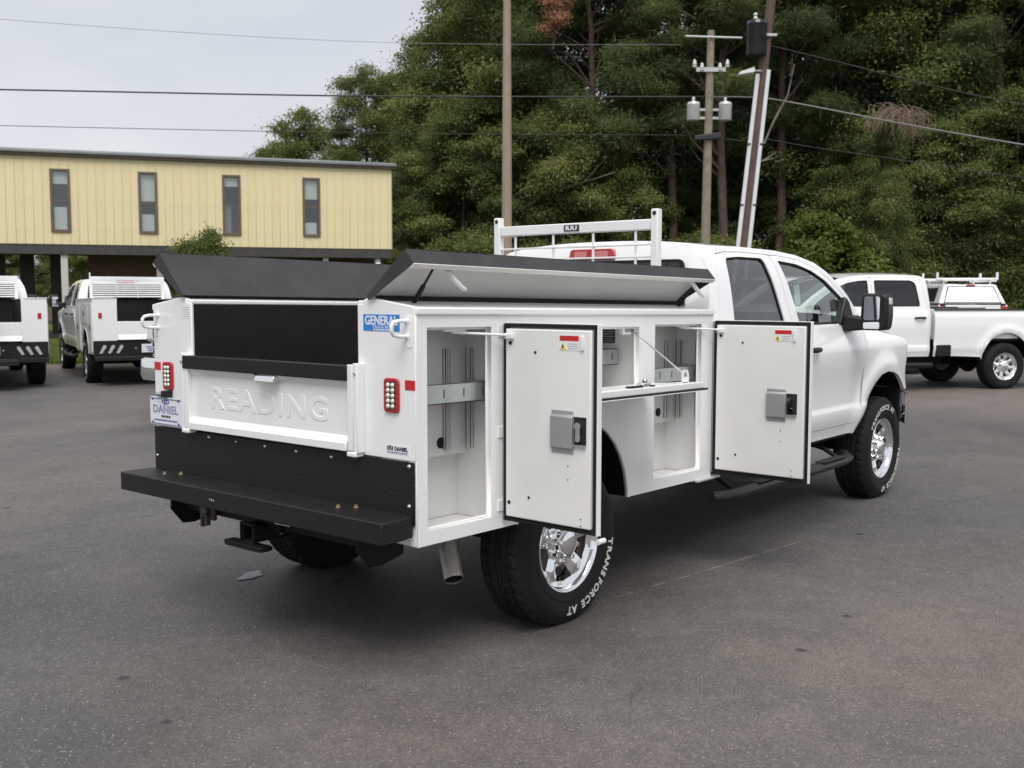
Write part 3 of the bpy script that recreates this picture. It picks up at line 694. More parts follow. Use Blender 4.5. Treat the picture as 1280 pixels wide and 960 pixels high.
# vertical doors, opened square to the side
def open_door(hx, w, z0, z1, out):
    """out: x of the outer skin; inner face looks to -X"""
    y0, y1 = -(HB+.008), -(HB+.008)-w; x = out
    d = MB().box(x-.005, x, y1, y0, z0, z1).box(x-.034, x-.004, y1, y1+.004, z0+.004, z1-.004).build('compartment_door', 'paint_body', T, bevel=.002, **K)
    s = MB(); e = .018; t0, t1 = x-.030, x-.005
    s.box(t0, t1, y1+.006, y0-.004, z1-.004-e, z1-.004); s.box(t0, t1, y1+.006, y0-.004, z0+.004, z0+.004+e)
    s.box(t0, t1, y1+.006, y1+.006+e, z0+.004+e, z1-.004-e); s.box(t0, t1, y0-.004-e, y0-.004, z0+.004+e, z1-.004-e)
    s.build('door_seal', 'seal', d, bevel=.004, **K)
    i0, i1, j0, j1 = y1+.030, y0-.024, z0+.028, z1-.028
    p = MB().box(x-.040, x-.006, i0, i1, j0, j1); p.build('door_inner_panel', 'paint_inner', d, bevel=.006, seg=3, **K)
    fx = x-.0405
    def plate(nm, ya, yb, za, zb, m, t=.003, bev=0.): return MB().box(fx-t, fx, ya, yb, za, zb).build(nm, m, d, bevel=bev, **K)
    yc = y1+w*.225; zc = z0+.445
    b = MB().prism([(fx, zc-.095), (fx-.004, zc-.095), (fx-.005, zc-.078), (fx-.016, zc-.07), (fx-.016, zc+.065), (fx-.005, zc+.073), (fx-.004, zc+.092), (fx, zc+.092)], 'y', yc, yc+.118); b.build('latch_cover', 'galv_plate', d, bevel=.002, **K)
    plate('latch_pocket', yc-.066, yc-.002, zc-.055, zc+.068, 'hole', .002)
    MB().box(fx-.012, fx, yc-.066, yc-.002, zc-.060, zc-.052).build('latch_rim', 'galv_plate', d, **K)
    k = MB().disc((fx-.010, yc-.032, zc+.03), .017, 'x', .02, 12).box(fx-.018, fx-.002, yc-.044, yc-.020, zc-.035, zc+.02).disc((fx-.010, yc-.034, zc-.025), .014, 'x', .022, 10); k.build('latch', 'chrome', d, smooth=40, **K)
    st = plate('warning_sticker', yc-.028, yc+.078, z1-.115, z1-.050, 'decal_white', .001)
    MB().box(fx-.002, fx-.001, yc-.024, yc+.076, z1-.074, z1-.052).build('sticker_band', 'red_tape', st, **K)
    MB().prism([(yc+.076, z1-.112), (yc+.044, z1-.112), (yc+.060, z1-.080)], 'x', fx-.002, fx-.001).build('sticker_sign', 'decal_yellow', st, **K)
    MB().box(fx-.0024, fx-.0022, yc+.056, yc+.064, z1-.106, z1-.092).build('sticker_mark', 'decal_black', st, **K)
    mt = MB()
    for i in range(3): mt.box(fx-.0018, fx-.0012, yc-.018, yc+.034, z1-.108+i*.010, z1-.105+i*.010)
    mt.build('sticker_print', 'grey_tape', st, **K)
    plate('bumper_strip', yc-.052, yc-.034, z1-.115, z1-.050, 'paint_inner', .008, .003)
    plate('stay_bracket', y0-.075, y0-.030, z1-.075, z1-.048, 'paint_inner', .02, .004)
    for yy, zz, r in ((y0-.052, z1-.092, .009), (y0-.195, z1-.130, .0065), (y0-.045, z0+.095, .009), (y0-.160, z0+.130, .0065), (yc+.03, zc-.15, .003), (yc+.03, zc-.21, .003), (yc-.04, z0+.07, .003), (yc-.04, z0+.04, .003)):
        MB().disc((fx-.0005, yy, zz), r, 'x', .002, 14).build('drain_hole', 'hole', d, **K)
    # hinge barrel and door stay
    MB().tube([(x-.02, y0+.006, z0+.01), (x-.02, y0+.006, z1-.01)], .007, 8).build('hinge', 'steel', d, smooth=60, **K)
    z = z1-.046
    r = MB().tube([(hx-.30, -.935, z+.002), (fx+.004, y0-.052, z-.012)], .006, 8).disc((hx-.24, -.948, z), .011, 'x', .016, 8).box(hx-.36, hx-.22, -.950, -.930, z+.006, z+.018); r.build('door_stay', 'paint_body', d, smooth=60, **K)
open_door(.56, .525, .612, 1.525, .578); open_door(2.505, .612, .602, 1.528, 2.545)
for z in (.66, 1.0, 1.46):
    MB().box(.52, .566, -.984, -.978, z, z+.05).build('hinge_leaf', 'paint_body', T, **K)
MB().disc((.56, -1.525, .595), .012, 'x', .05, 10).build('door_rest', 'letter_white', T, smooth=50, **K)

# drop-down door of the horizontal compartment
hd = MB(); w = .40; za, zb = 1.142, 1.172
def hp(x, t, dz): return (x, -(HB+.006)-t*w, za+(zb-za)*t+dz)
x0, x1 = .62, 1.755
hd.hexa([hp(x0, 0, 0), hp(x1, 0, 0), hp(x1, 1, 0), hp(x0, 1, 0), hp(x0, 0, .004), hp(x1, 0, .004), hp(x1, 1, .004), hp(x0, 1, .004)])
D3 = hd.build('drop_door', 'paint_body', T, bevel=.0015, **K)
q = MB(); q.hexa([hp(x0+.01, .01, .004), hp(x1-.01, .01, .004), hp(x1-.01, .985, .004), hp(x0+.01, .985, .004), hp(x0+.01, .01, .014), hp(x1-.01, .01, .014), hp(x1-.01, .985, .014), hp(x0+.01, .985, .014)]); q.build('door_seal', 'seal', D3, bevel=.003, **K)
q = MB(); q.hexa([hp(x0+.03, .06, .012), hp(x1-.03, .06, .012), hp(x1-.03, .94, .012), hp(x0+.03, .94, .012), hp(x0+.03, .06, .046), hp(x1-.03, .06, .046), hp(x1-.03, .94, .046), hp(x0+.03, .94, .046)]); q.build('door_inner_panel', 'paint_inner', D3, bevel=.005, seg=3, **K)
b = hp(x1-.12, .80, .046)
br = MB(); pf = rounded([(-.036, 0), (.036, 0), (.036, .045), (.022, .068), (-.022, .068), (-.036, .045)], .012, 4)
V, F = cdt([(b[0]+u, b[2]+v) for u, v in pf], [rounded([(b[0]-.020, b[2]+.03), (b[0]+.020, b[2]+.03), (b[0]+.012, b[2]+.055), (b[0]-.012, b[2]+.055)], .008)], .03)
br.add([(x, b[1], z) for x, z in V]+[(x, b[1]+.006, z) for x, z in V], [f for f in F]+[tuple(i+len(V) for i in f[::-1]) for f in F]); br.box(b[0]-.036, b[0]+.036, b[1], b[1]+.03, b[2], b[2]+.004)
br.build('cable_bracket', 'paint_body', D3, **K)
MB().tube([(b[0]-.02, b[1]+.003, b[2]+.05), (1.70, -.93, 1.478)], .0045, 6).build('stay_cable', 'steel', D3, smooth=60, **K)
l = hp(1.18, .90, .046); MB().box(l[0]-.12, l[0]-.03, l[1]-.01, l[1]+.03, l[2], l[2]+.008).box(l[0]+.04, l[0]+.08, l[1]-.01, l[1]+.02, l[2], l[2]+.008).build('latch_base', 'hole', D3, **K)
MB().box(l[0]-.03, l[0]+.04, l[1]-.01, l[1]+.03, l[2], l[2]+.02).disc((l[0]+.01, l[1]+.005, l[2]+.024), .012, 'z', .03, 10).build('latch', 'chrome', D3, bevel=.004, **K)
MB().box(1.58, 1.60, -.955, -.93, 1.46, 1.50).box(1.58, 1.66, -.955, -.935, 1.452, 1.466).build('coat_hook', 'paint_body', T, bevel=.003, **K)
# closed doors on the far side
for a, b_, z0, z1 in ((.05, .585, .61, 1.525), (.61, 1.76, 1.13, 1.525), (1.80, 2.48, .60, 1.525)):
    d = MB().box(a, b_, HB+.001, HB+.012, z0, z1).build('compartment_door', 'paint_body', T, bevel=.004, **K)
    MB().box((a+b_)/2-.05, (a+b_)/2+.05, HB+.012, HB+.022, (z0+z1)/2-.05, (z0+z1)/2+.05).build('latch', 'chrome', d, bevel=.01, **K)

# flip-top lids
def lid(s, H, ang, wl=.306, lipd=.079, hd_=.022):
    a = math.radians(ang); u = Vector((-math.cos(a), math.sin(a))); n = Vector((-math.sin(a), -math.cos(a)))    # section in (y,z) for the right lid
    H = Vector(H); A = H+u*wl; x0, x1 = -.02, 2.525
    def Q(p): return (s*-p.x, p.y)
    t = .005
    m = MB(); m.prism([Q(H), Q(A), Q(A+n*t), Q(H+n*t)], 'x', x0, x1)
    m.prism([Q(A), Q(A+n*lipd), Q(A+n*lipd-u*t), Q(A-u*t)], 'x', x0, x1)
    for xa in (x0, x1-.004): m.prism([Q(H+n*t), Q(A+n*t-u*t), Q(A+n*lipd-u*t), Q(H+n*hd_)], 'x', xa, xa+.004)
    o = m.build('flip_top_lid', 'liner', T, **K)
    i = MB(); i.prism([Q(H+n*(t+.001)+u*.005), Q(A+n*(t+.001)-u*.007), Q(A+n*(t+.004)-u*.007), Q(H+n*(t+.004)+u*.005)], 'x', x0+.006, x1-.006)
    i.prism([Q(A+n*.008-u*(t+.001)), Q(A+n*(lipd)-u*(t+.001)), Q(A+n*(lipd)-u*(t+.003)), Q(A+n*.008-u*(t+.003))], 'x', x0+.006, x1-.006)
    i.prism([Q(A+n*(lipd+.001)), Q(A+n*(lipd+.001)-u*.028), Q(A+n*(lipd+.004)-u*.028), Q(A+n*(lipd+.004))], 'x', x0, x1)
    i.build('lid_lining', 'paint_inner', o, **K)
    g = MB(); g.prism([Q(H+n*.02+u*.01), Q(H+n*.02+u*.03), Q(H+n*.045+u*.03), Q(H+n*.045+u*.01)], 'x', x0+.03, x1-.03); g.build('lid_seal', 'seal', o, **K)
    for xx in (.16, 2.40):
        c0 = Q(H+u*.05+n*.0); top = Q(A-u*.045+n*.05); bot = (s*.80, 1.600)
        MB().tube([(xx, top[0], top[1]), (xx+.0, (top[0]+bot[0])/2, (top[1]+bot[1])/2)], .006, 8).tube([(xx, (top[0]+bot[0])/2, (top[1]+bot[1])/2), (xx, bot[0], bot[1])], .011, 8).build('gas_strut', 'plastic', o, smooth=60, **K)
        k = MB(); P0 = A-u*.05+n*.012
        dx = .07 if xx < 1 else -.07
        e1 = Q(P0); e2 = Q(P0+n*.09-u*.015); e3 = Q(P0+n*.12-u*.03)
        k.tube([(xx+dx, e1[0], e1[1]), (xx+dx+.03, e2[0], e2[1]), (xx+dx+.07, e3[0], e3[1]), (xx+dx+.10, e3[0], e3[1]-.012)], [.016, .014, .012, .010], 6); k.build('lid_latch', 'paint_inner', o, bevel=.004, **K)
lid(-1, (-.700, 1.634), 40); lid(1, (-.668, 1.640), 46)

# cargo bed
bl = MB().box(.02, 2.49, -.622, .622, .93, .95)
for s in (-1, 1): bl.box(.01, 2.49, s*.622, s*.640, .95, 1.592)
bl.box(2.478, 2.49, -.62, .62, .95, 1.592); bl.build('bed_liner', 'bed_black', T, **K)
# tailgate
tg = MB().hexa([(-.022, -.618, .985), (0, -.618, .985), (0, .618, .985), (-.022, .618, .985), (-.022, -.618, 1.262), (0, -.618, 1.262), (0, .618, 1.262), (-.022, .618, 1.262)])
TG = tg.build('tailgate', 'paint_body', T, bevel=.002, **K)
MB().prism([(-.048, .956), (-.003, .956), (-.003, 1.022), (-.024, 1.022), (-.048, .990)], 'y', -.59, .625).build('tailgate_sill', 'paint_body', TG, bevel=.004, **K)
MB().prism([(-.024, 1.235), (-.003, 1.235), (-.003, 1.268), (-.044, 1.268)], 'y', -.60, .62).build('tailgate_brow', 'paint_body', TG, **K)
MB().box(-.056, .01, -.603, .640, 1.266, 1.332).build('tailgate_cap', 'bed_black', TG, bevel=.004, **K)
MB().prism([(-.075, 1.236), (-.072, 1.232), (-.03, 1.245), (-.03, 1.262), (-.062, 1.262)], 'y', -.115, .025).build('tailgate_handle', 'chrome', TG, bevel=.003, **K)
MB().hexa([(-.060, .02, 1.262), (-.05, .02, 1.262), (-.05, .06, 1.268), (-.060, .06, 1.268), (-.060, .02, 1.245), (-.05, .02, 1.245), (-.05, .028, 1.266), (-.060, .028, 1.266)]).build('handle_slot', 'hole', TG, **K)
me = text_mesh('READING', .15, ext=.0002, offset=.002, space=1.14, bevel=.0026)
xs = [v.co.x for v in me.vertices]; ys = [v.co.y for v in me.vertices]
sx, sy = .885/(max(xs)-min(xs)), .112/(max(ys)-min(ys)); cx, cy = (max(xs)+min(xs))/2, (max(ys)+min(ys))/2
MB().mesh_add(me, TX(-.022, .0, 1.128)@Matrix.Diagonal((sx, sy, .8, 1))@Matrix.Translation((-cx, -cy, 0))).build('tailgate_lettering', 'paint_body', TG, smooth=50, **K)
for s in (-1, 1):
    p = MB().box(-.050, -.004, s*.604, s*.638, .962, 1.338).build('latch_post', 'paint_body', T, bevel=.003, **K)
    MB().box(-.050, -.004, s*.641, s*.668, .955, 1.345).build('latch_flange', 'paint_body', p, bevel=.003, **K)
    MB().disc((-.052, s*.654, 1.30), .007, 'x', .006, 8).build('bolt', 'zinc', p, **K)
    MB().prism([(s*.60, .935), (s*.66, .935), (s*.66, .958), (s*.60, .958)], 'x', -.055, -.004).build('latch_foot', 'paint_body', p, bevel=.006, **K)
    # tail light
    t = MB().prism(rounded([(s*.795, 1.142), (s*.885, 1.142), (s*.885, 1.290), (s*.795, 1.290)], .022), 'x', -.016, -.003).build('tail_light', 'red_lens', T, bevel=.004, **K)
    MB().prism(rounded([(s*.812, 1.158), (s*.868, 1.158), (s*.868, 1.274), (s*.812, 1.274)], .01), 'x', -.018, -.014).build('lamp_reflector', 'decal_black', t, **K)
    for i in range(5):
        for j in (-1, 1): MB().lathe([(.0105, 0), (.010, -.003), (.006, -.007), (.0005, -.008)], 12, (-.018, s*.840+j*.0135, 1.170+i*.0225), 'x').build('led_lamp', 'led', t, smooth=60, **K)
    MB().box(-.006, -.003, s*.915, s*(.974), 1.243, 1.285).build('reflector', 'red_tape', T, bevel=.001, **K)
    # grab handle
    y = s*.930
    h = MB().tube([(0, y, 1.532), (-.055, y, 1.532), (-.085, y, 1.526), (-.095, y, 1.512), (-.095, y, 1.488), (-.085, y, 1.474), (-.055, y, 1.468), (0, y, 1.468)], .0085, 10)
    for z in (1.532, 1.468): h.disc((-.007, y, z), .014, 'x', .006, 12)
    h.build('grab_handle', 'paint_body', T, smooth=50, **K)
    MB().prism(rounded([(s*.958, 1.42), (s*.925, 1.42), (s*.925, 1.555), (s*.958, 1.555)], .01), 'x', -.0065, -.0035).build('handle_plate', 'paint_body', T, bevel=.001, **K)
# decals
d = MB().box(-.0052, -.004, -.886, -.664, 1.486, 1.557).build('dealer_decal', 'decal_blue', T, **K)
def flat_text(s, y, z, h, w, m, parent, x=-.006, off=0., nm='lettering', out=0.):
    me = text_mesh(s, h*1.4, ext=.0004, offset=off, outline=out)
    xs = [v.co.x for v in me.vertices]; ys = [v.co.y for v in me.vertices]
    sx, sy = w/(max(xs)-min(xs)), h/(max(ys)-min(ys)); cx, cy = (max(xs)+min(xs))/2, (max(ys)+min(ys))/2
    return MB().mesh_add(me, TX(x, y, z)@Matrix.Diagonal((sx, sy, 1, 1))@Matrix.Translation((-cx, -cy, 0))).build(nm, m, parent, **K)
flat_text('GENERAL', -.775, 1.532, .040, .200, 'decal_white', d, off=.0012)
flat_text('TRUCK BODY', -.790, 1.504, .011, .135, 'decal_white', d)
for i in range(9): MB().box(-.0062, -.0055, -.728-i*.0142, -.738-i*.0142, 1.489, 1.4955).build('small_print', 'decal_white', d, **K)
d = MB().box(-.0046, -.004, .705, .630, 1.52, 1.59).build('maker_sticker', 'decal_white', T, **K)
for i in range(5): MB().box(-.0052, -.0046, .70, .64, 1.527+i*.012, 1.530+i*.012).build('sticker_print', 'grey_tape', d, **K)
d = MB().box(-.0050, -.004, -.936, -.800, .968, 1.006).build('dealer_badge', 'paint_body', T, **K)
flat_text('DANIEL', -.890, .990, .018, .080, 'decal_black', d, off=.001)
for i in range(3): MB().box(-.0062, -.0055, -.806-i*.013, -.815-i*.013, .981, .999+.003*(i == 1)).build('small_print', 'decal_black', d, **K)
for i in range(10): MB().box(-.0062, -.0055, -.808-i*.0122, -.817-i*.0122, .971, .9755).build('small_print', 'plate_blue', d, **K)
# plate
p = MB().prism(rounded([(.985, .955), (.690, .955), (.690, 1.103), (.985, 1.103)], .012), 'x', -.030, -.026).build('license_plate', 'plate_white', T, **K)
me_ = flat_text('DANIEL', .838, 1.040, .042, .23, 'plate_blue', p, x=-.031, out=.0010); MB().prism([(.838+.034*math.cos(a), 1.079+.013*math.sin(a)) for a in [math.pi*i/10 for i in range(20)]], 'x', -.0315, -.030).build('plate_emblem', 'plate_blue', p, **K)
for i in range(3): MB().box(-.0325, -.0312, .858-i*.018, .850-i*.018, 1.072, 1.086).build('emblem_mark', 'plate_white', p, **K)
for i in range(4): MB().box(-.0315, -.030, .878-i*.022, .862-i*.022, .997, 1.008).build('small_print', 'decal_black', p, **K)
for i in range(14): MB().box(-.0315, -.030, .945-i*.0155, .933-i*.0155, .978, .985).build('small_print', 'plate_blue', p, **K)
for y, z in ((.96, 1.09), (.72, 1.09), (.96, .968), (.72, .968)): MB().disc((-.031, y, z), .006, 'x', .003, 10).build('plate_screw', 'decal_black', p, **K)
fr = MB()
fr.box(-.0335, -.030, .697, .978, .961, .9635).box(-.0335, -.030, .697, .978, 1.0945, 1.097); fr.build('plate_border', 'plate_blue', p, **K)
MB().box(-.026, -.003, .75, .93, 1.0, 1.06).build('plate_bracket', 'plastic', p, **K)
MB().box(-.055, -.004, .810, .845, 1.105, 1.140).build('plate_lamp_base', 'plastic', p, bevel=.004, **K)
MB().tube([(-.035, .820, 1.118), (-.035, .905, 1.118)], .013, 12).build('plate_lamp', 'steel', p, smooth=50, **K)
# riser and step bumper
R_ = MB().box(-.012, -.0045, -.972, HB, .672, .941).build('riser_panel', 'diamond', T, bevel=.002, **K)
for y, z, r in ((.482, .922, .0095), (.254, .920, .007), (.027, .918, .0095), (-.206, .916, .0095), (-.453, .914, .0095), (-.944, .922, .010), (-.942, .752, .010), (.955, .785, .008)):
    MB().lathe([(r, 0), (r*.9, -.004), (r*.5, -.007), (.0005, -.0075)], 12, (-.012, y, z), 'x').build('bolt', 'zinc', R_, smooth=60, **K)
MB().disc((-.0125, -.261, .828), .011, 'x', .002, 16).build('drain_hole', 'hole', R_, **K)
bm_ = MB().prism([(-.214, -.985), (-.214, .985), (-.17, 1.0), (-.012, 1.0), (-.012, -.965), (-.12, -.985)], 'z', .622, .716)
B_ = bm_.build('step_bumper', 'diamond', T, bevel=.006, **K)
for x, y, m_ in ((-.110, .735, 'zinc'), (-.060, .665, 'brass'), (-.105, -.60, 'brass'), (-.055, -.66, 'brass')):
    MB().disc((x, y, .7195), .012, 'z', .005, 16).tube([(x, y, .722), (x, y, .731)], .008, 6).build('bolt', m_, B_, **K)
for i, dy in enumerate((-.012, 0, .006, .018)): MB().box(-.2155, -.2142, .17+dy, .175+dy, .664+.004*(i % 2), .668+.004*(i % 2)).build('paint_chip', 'letter_white', B_, **K)
# hitch
h = MB()
for s in (-1, 1): h.prism([(-.09, .64), (.18, .64), (.18, .48), (.04, .450), (-.03, .455), (-.10, .54)], 'y', s*.70, s*.715)
h.box(-.02, .045, -.70, .70, .530, .595); h.box(-.06, .30, -.12, .12, .52, .60)
h.build('hitch_frame', 'chassis', T, bevel=.006, **K)
K2 = dict(rake=True)
r = MB()
for a in ((-.14, .10, -.045, -.035, .44, .52), (-.14, .10, .035, .045, .44, .52), (-.14, .10, -.045, .045, .512, .522), (-.14, .10, -.045, .045, .438, .448), (-.15, -.13, -.052, .052, .430, .440), (-.15, -.13, -.052, .052, .52, .53), (-.15, -.13, -.052, -.042, .44, .52), (-.15, -.13, .042, .052, .44, .52)): r.box(*a)
HR = r.build('hitch_receiver', 'chassis', T, bevel=.003, **K2)
MB().prism(rounded([(-.17, -.13), (-.17, .16), (-.10, .16), (-.06, .10), (-.06, -.08), (-.10, -.13)], .03), 'z', .408, .418).prism(rounded([(-.17, -.13), (-.17, .16), (-.10, .16), (-.10, -.13)], .02), 'z', .418, .432).build('chain_plate', 'chassis', HR, bevel=.004, **K2)
MB().disc((-.02, -.07, .48), .012, 'y', .05, 10).build('hitch_pin', 'steel', HR, smooth=50, **K2)
MB().box(-.0645, -.0605, -.21, -.10, .528, .585).build('rating_label', 'decal_white', HR, **K2)
m = MB()
for i in range(4): m.box(-.0655, -.0645, -.205+.03*(i % 2), -.15+.04*(i % 2), .535+.011*i, .539+.011*i)
m.build('label_print', 'grey_tape', HR, **K2)
for o_ in [HR]: o_.location.z += .042
MB().box(-.055, -.03, .40, .49, .51, .60).disc((-.06, .455, .56), .03, 'x', .04, 14).box(-.08, -.05, .425, .445, .485, .54).box(-.08, -.05, .462, .478, .475, .54).build('trailer_socket', 'rust_steel', T, bevel=.006, **K)
# exhaust, running boards, mud
MB().tube([(2.6, -.50, .52), (1.6, -.52, .56), (1.15, -.52, .68), (.75, -.60, .60), (.56, -.655, .51), (.50, -.69, .43), (.445, -.775, .312)], .047, 16, cap=False).build('exhaust_pipe', 'pipe_metal', T, smooth=60)
MB().tube([(.50, -.69, .43), (.447, -.772, .316)], .041, 16, cap=False).build('exhaust_inner', 'hole', T, smooth=60)
for s in (-1, 1):
    rb = MB().tube([(2.50, s*1.00, .425), (2.56, s*1.045, .425), (2.70, s*1.06, .425), (4.35, s*1.06, .425), (4.50, s*1.04, .435), (4.58, s*.97, .45)], .050, 12)
    rb.map(lambda p: Vector((p.x, p.y, .428+(p.z-.428)*.72))); RB = rb.build('running_board', 'plastic', T, smooth=50)
    for xa, xb in ((2.95, 3.35), (3.95, 4.35)): MB().box(xa, xb, s*1.02, s*1.10, .460, .467).build('step_pad', 'rubber', RB, bevel=.003)
    for x in (2.75, 3.6, 4.4): MB().tube([(x, s*.48, .60), (x, s*.9, .50), (x, s*1.03, .43)], .018, 8).build('step_bracket', 'chassis', RB, smooth=50)
    MB().box(2.33, 2.60, s*.90, s*1.0, .535, .548).build('body_mount_plate', 'grey_tape', T, bevel=.003)
    MB().box(2.62, 4.76, s*.80, s*.93, .565, .60).build('rocker_sill', 'chassis', T)
# headache rack
rk = MB()
RK = rk.box(2.415, 2.448, -.60, .60, 2.072, 2.138).build('headache_rack', 'paint_body', T, bevel=.006, **K)
for s in (-1, 1):
    MB().box(2.405, 2.458, s*.652, s*.603, 1.585, 2.198).build('rack_post', 'paint_body', RK, bevel=.006, **K)
    MB().disc((2.404, s*.628, 2.172), .0125, 'x', .004, 16).build('post_hole', 'hole', RK, **K)
    MB().box(2.36, 2.48, s*.70, s*.60, 1.592, 1.605).build('rack_foot', 'paint_body', RK, bevel=.003, **K)
for y in (-.48, -.16, .16, .48): MB().box(2.424, 2.438, y-.0065, y+.0065, 1.64, 2.073).build('rack_upright', 'paint_body', RK, bevel=.002, **K)
for i in range(5):
    z = 1.985-.075*i; MB().box(2.422, 2.440, -.604, .604, z-.006, z+.006).build('rack_bar', 'paint_body', RK, bevel=.002, **K)
bd = MB().box(2.411, 2.415, -.06, .06, 2.086, 2.126).build('rack_badge', 'decal_black', RK, **K)
flat_text('IUU', 0, 2.106, .028, .09, 'decal_white', bd, x=2.410, off=.002)
MB().box(.12, 2.45, -.38, .38, .745, .76).box(.68, 2.45, -.60, -.49, .70, .715).box(.68, 2.45, .49, .60, .70, .715).build('light_block_plates', 'chassis', T)  # unseen black plates added to cut the light under the truck
T.location = (0, 0, 0)
# ================================================================== OTHER VEHICLES
def local_to(pos, rz, lp):
    """origin so that local point lp lands on pos when turned by rz"""
    c, s = math.cos(rz), math.sin(rz); return (pos[0]-(c*lp[0]-s*lp[1]), pos[1]-(s*lp[0]+c*lp[1]), 0)
def pickup_bed(root, y=.99, L0=-.02, L1=2.53, ztop=1.40):
    A = AX_R
    arc = [(A+.50*math.cos(a), .50+.50*math.sin(a)) for a in [math.radians(4+i*172/16) for i in range(17)]]
    out = [(L0, .62), (L0, ztop), (L1, ztop), (L1, .60), (L1-.45, .60)]+[(A+.52, .58)]+arc+[(A-.52, .60)]
    Yb = lambda x, z: y+.012*math.exp(-((z-1.1)/.2)**2)-.03*sst(.75, .58, z)+.025*math.exp(-((math.hypot(x-A, z-.5)-.56)/.07)**2)+.012*sst(.82, .79, z)-.03*sst(1.3, 1.40, z)
    for s in (-1, 1):
        b = side_panel('bed_side', out, [], Yb, s, 'paint', root, .07, rim=.03)
        vs = []; fs = []
        for i, (x, z) in enumerate(arc): vs += [(x, s*(Yb(x, z)-.01), z), (x, s*.55, z)]
        for i in range(len(arc)-1): fs.append((2*i, 2*i+1, 2*i+3, 2*i+2))
        MB().add(vs, fs).box(A-.5, A+.5, s*.53, s*.55, .5, 1.0).build('wheel_house', 'chassis', root, normals=False)
        MB().box(L0, L1, s*(y-.045), s*(y-.002), ztop-.002, ztop+.022).build('bed_rail_cap', 'plastic', root, bevel=.006)
        MB().box(L0+.01, L1, s*(y-.06), s*(y-.045), .9, ztop).build('bed_inner', 'paint_inner', root)
        MB().box(2.20, 2.50, s*.965, s*1.018, .595, .80).build('side_step', 'plastic', root, bevel=.02)
        t = MB().box(-.06, .06, s*.80, s*.985, 1.0, 1.36).build('tail_light', 'red_lens', root, bevel=.015)
        MB().box(-.066, -.05, s*.83, s*.96, 1.06, 1.15).build('reverse_lamp', 'led', t, bevel=.005)
    MB().box(0, 2.5, -.93, .93, .86, .90).build('bed_floor', 'bed_black', root)
    MB().box(2.47, 2.5, -.93, .93, .9, 1.39).build('bed_front', 'paint', root)
    tgt = MB().box(-.05, 0, -.78, .78, .86, 1.395).build('tailgate', 'paint', root, bevel=.012)
    MB().box(-.062, -.05, -.10, .10, 1.20, 1.28).build('tailgate_handle', 'plastic', tgt, bevel=.006)
    MB().prism([(-.02, -.98), (-.18, -.93), (-.22, -.6), (-.22, .6), (-.18, .93), (-.02, .98)], 'z', .56, .76).build('rear_bumper', 'chrome', root, bevel=.02)
def make_pickup(name, label, group, loc, rz, bed=True):
    r = thing(name, label, 'truck', loc, rz, group); make_cab(r, 'ford'); chassis(r)
    if bed: pickup_bed(r)
    for x in (AX_R, AX_F):
        for s in (-1, 1): wheel(r, x, s, 1.0, RIM8, None)
    MB().tube([(2.6, -1.03, .45), (4.6, -1.03, .45)], .05, 8).build('running_board', 'plastic', r, smooth=50)
    MB().tube([(2.6, 1.03, .45), (4.6, 1.03, .45)], .05, 8).build('running_board', 'plastic', r, smooth=50)
    return r
def recab(root, dx):
    """shorter box: move cab, front axle and everything ahead back by dx"""
    for ch in root.children:
        b = [Vector(c) for c in ch.bound_box] if ch.type == 'MESH' else []
        n = ch.name.split('.')[0]
        if n == 'wheel':
            if ch.location.x > 3: ch.location.x -= dx
        elif n not in ('bed_side', 'wheel_house', 'bed_rail_cap', 'bed_inner', 'side_step', 'tail_light', 'bed_floor', 'bed_front', 'tailgate', 'rear_bumper', 'frame', 'rear_axle', 'drive_shaft', 'fuel_tank'):
            ch.location.x -= dx
        elif n == 'wheel_house' and min(c.x for c in b) > 3: ch.location.x -= dx
FRZ = YAW+math.radians(104)
FORD_LOC = local_to((16.75, .95), FRZ, (AX_R, 1.0))
P1 = make_pickup('pickup_truck', 'white crew-cab pickup with empty bed and bare steel wheels, parked facing the service truck', None, FORD_LOC, FRZ)
P1['label'] = 'white crew-cab pickup with an open empty bed parked beyond the door mirror'
# the row behind it
P2 = copy_tree(P1); 
_a = ground_at(1000, 30); _f = Vector((math.cos(FRZ), math.sin(FRZ), 0)); _n = Vector((math.sin(FRZ), -math.cos(FRZ), 0))
P2.location = Vector(FORD_LOC)+_n*3.5-_f*.55
P2['label'] = 'white pickup showing only its cab roof behind the open-bed pickup'
# truck with topper and ladder rack, seen from behind
pr = ground_at(1216, 30.5)
P3 = copy_tree(P1); TRZ = YAW+math.radians(-5); P3.rotation_euler = (0, 0, TRZ); P3.location = local_to((pr.x, pr.y), TRZ, (0, 0, 0))
P3['label'] = 'white pickup with bed topper and white ladder rack on the roof'
tp = MB(); vs = []; fs = []
secs = [(0.02, 1.42, 1.0), (.22, 1.93, .76), (.24, 1.99, .70)]
tp.hexa([(.0, -.96, 1.425), (2.5, -.96, 1.425), (2.5, .96, 1.425), (.0, .96, 1.425), (.26, -.74, 2.0), (2.46, -.76, 2.02), (2.46, .76, 2.02), (.26, .74, 2.0)])
TP = tp.build('topper', 'paint', P3, bevel=.05, seg=4)
MB().hexa([(.004, -.79, 1.475), (.02, -.79, 1.475), (.02, .79, 1.475), (.004, .79, 1.475), (.205, -.63, 1.92), (.225, -.63, 1.92), (.225, .63, 1.92), (.205, .63, 1.92)]).build('rear_hatch', 'decal_white', TP, bevel=.004)  # hatch glass coloured white to stand in for reflected sky
MB().hexa([(.001, -.82, 1.45), (.03, -.82, 1.45), (.03, .82, 1.45), (.001, .82, 1.45), (.222, -.655, 1.945), (.25, -.655, 1.945), (.25, .655, 1.945), (.222, .655, 1.945)]).build('hatch_frame', 'seal', TP)
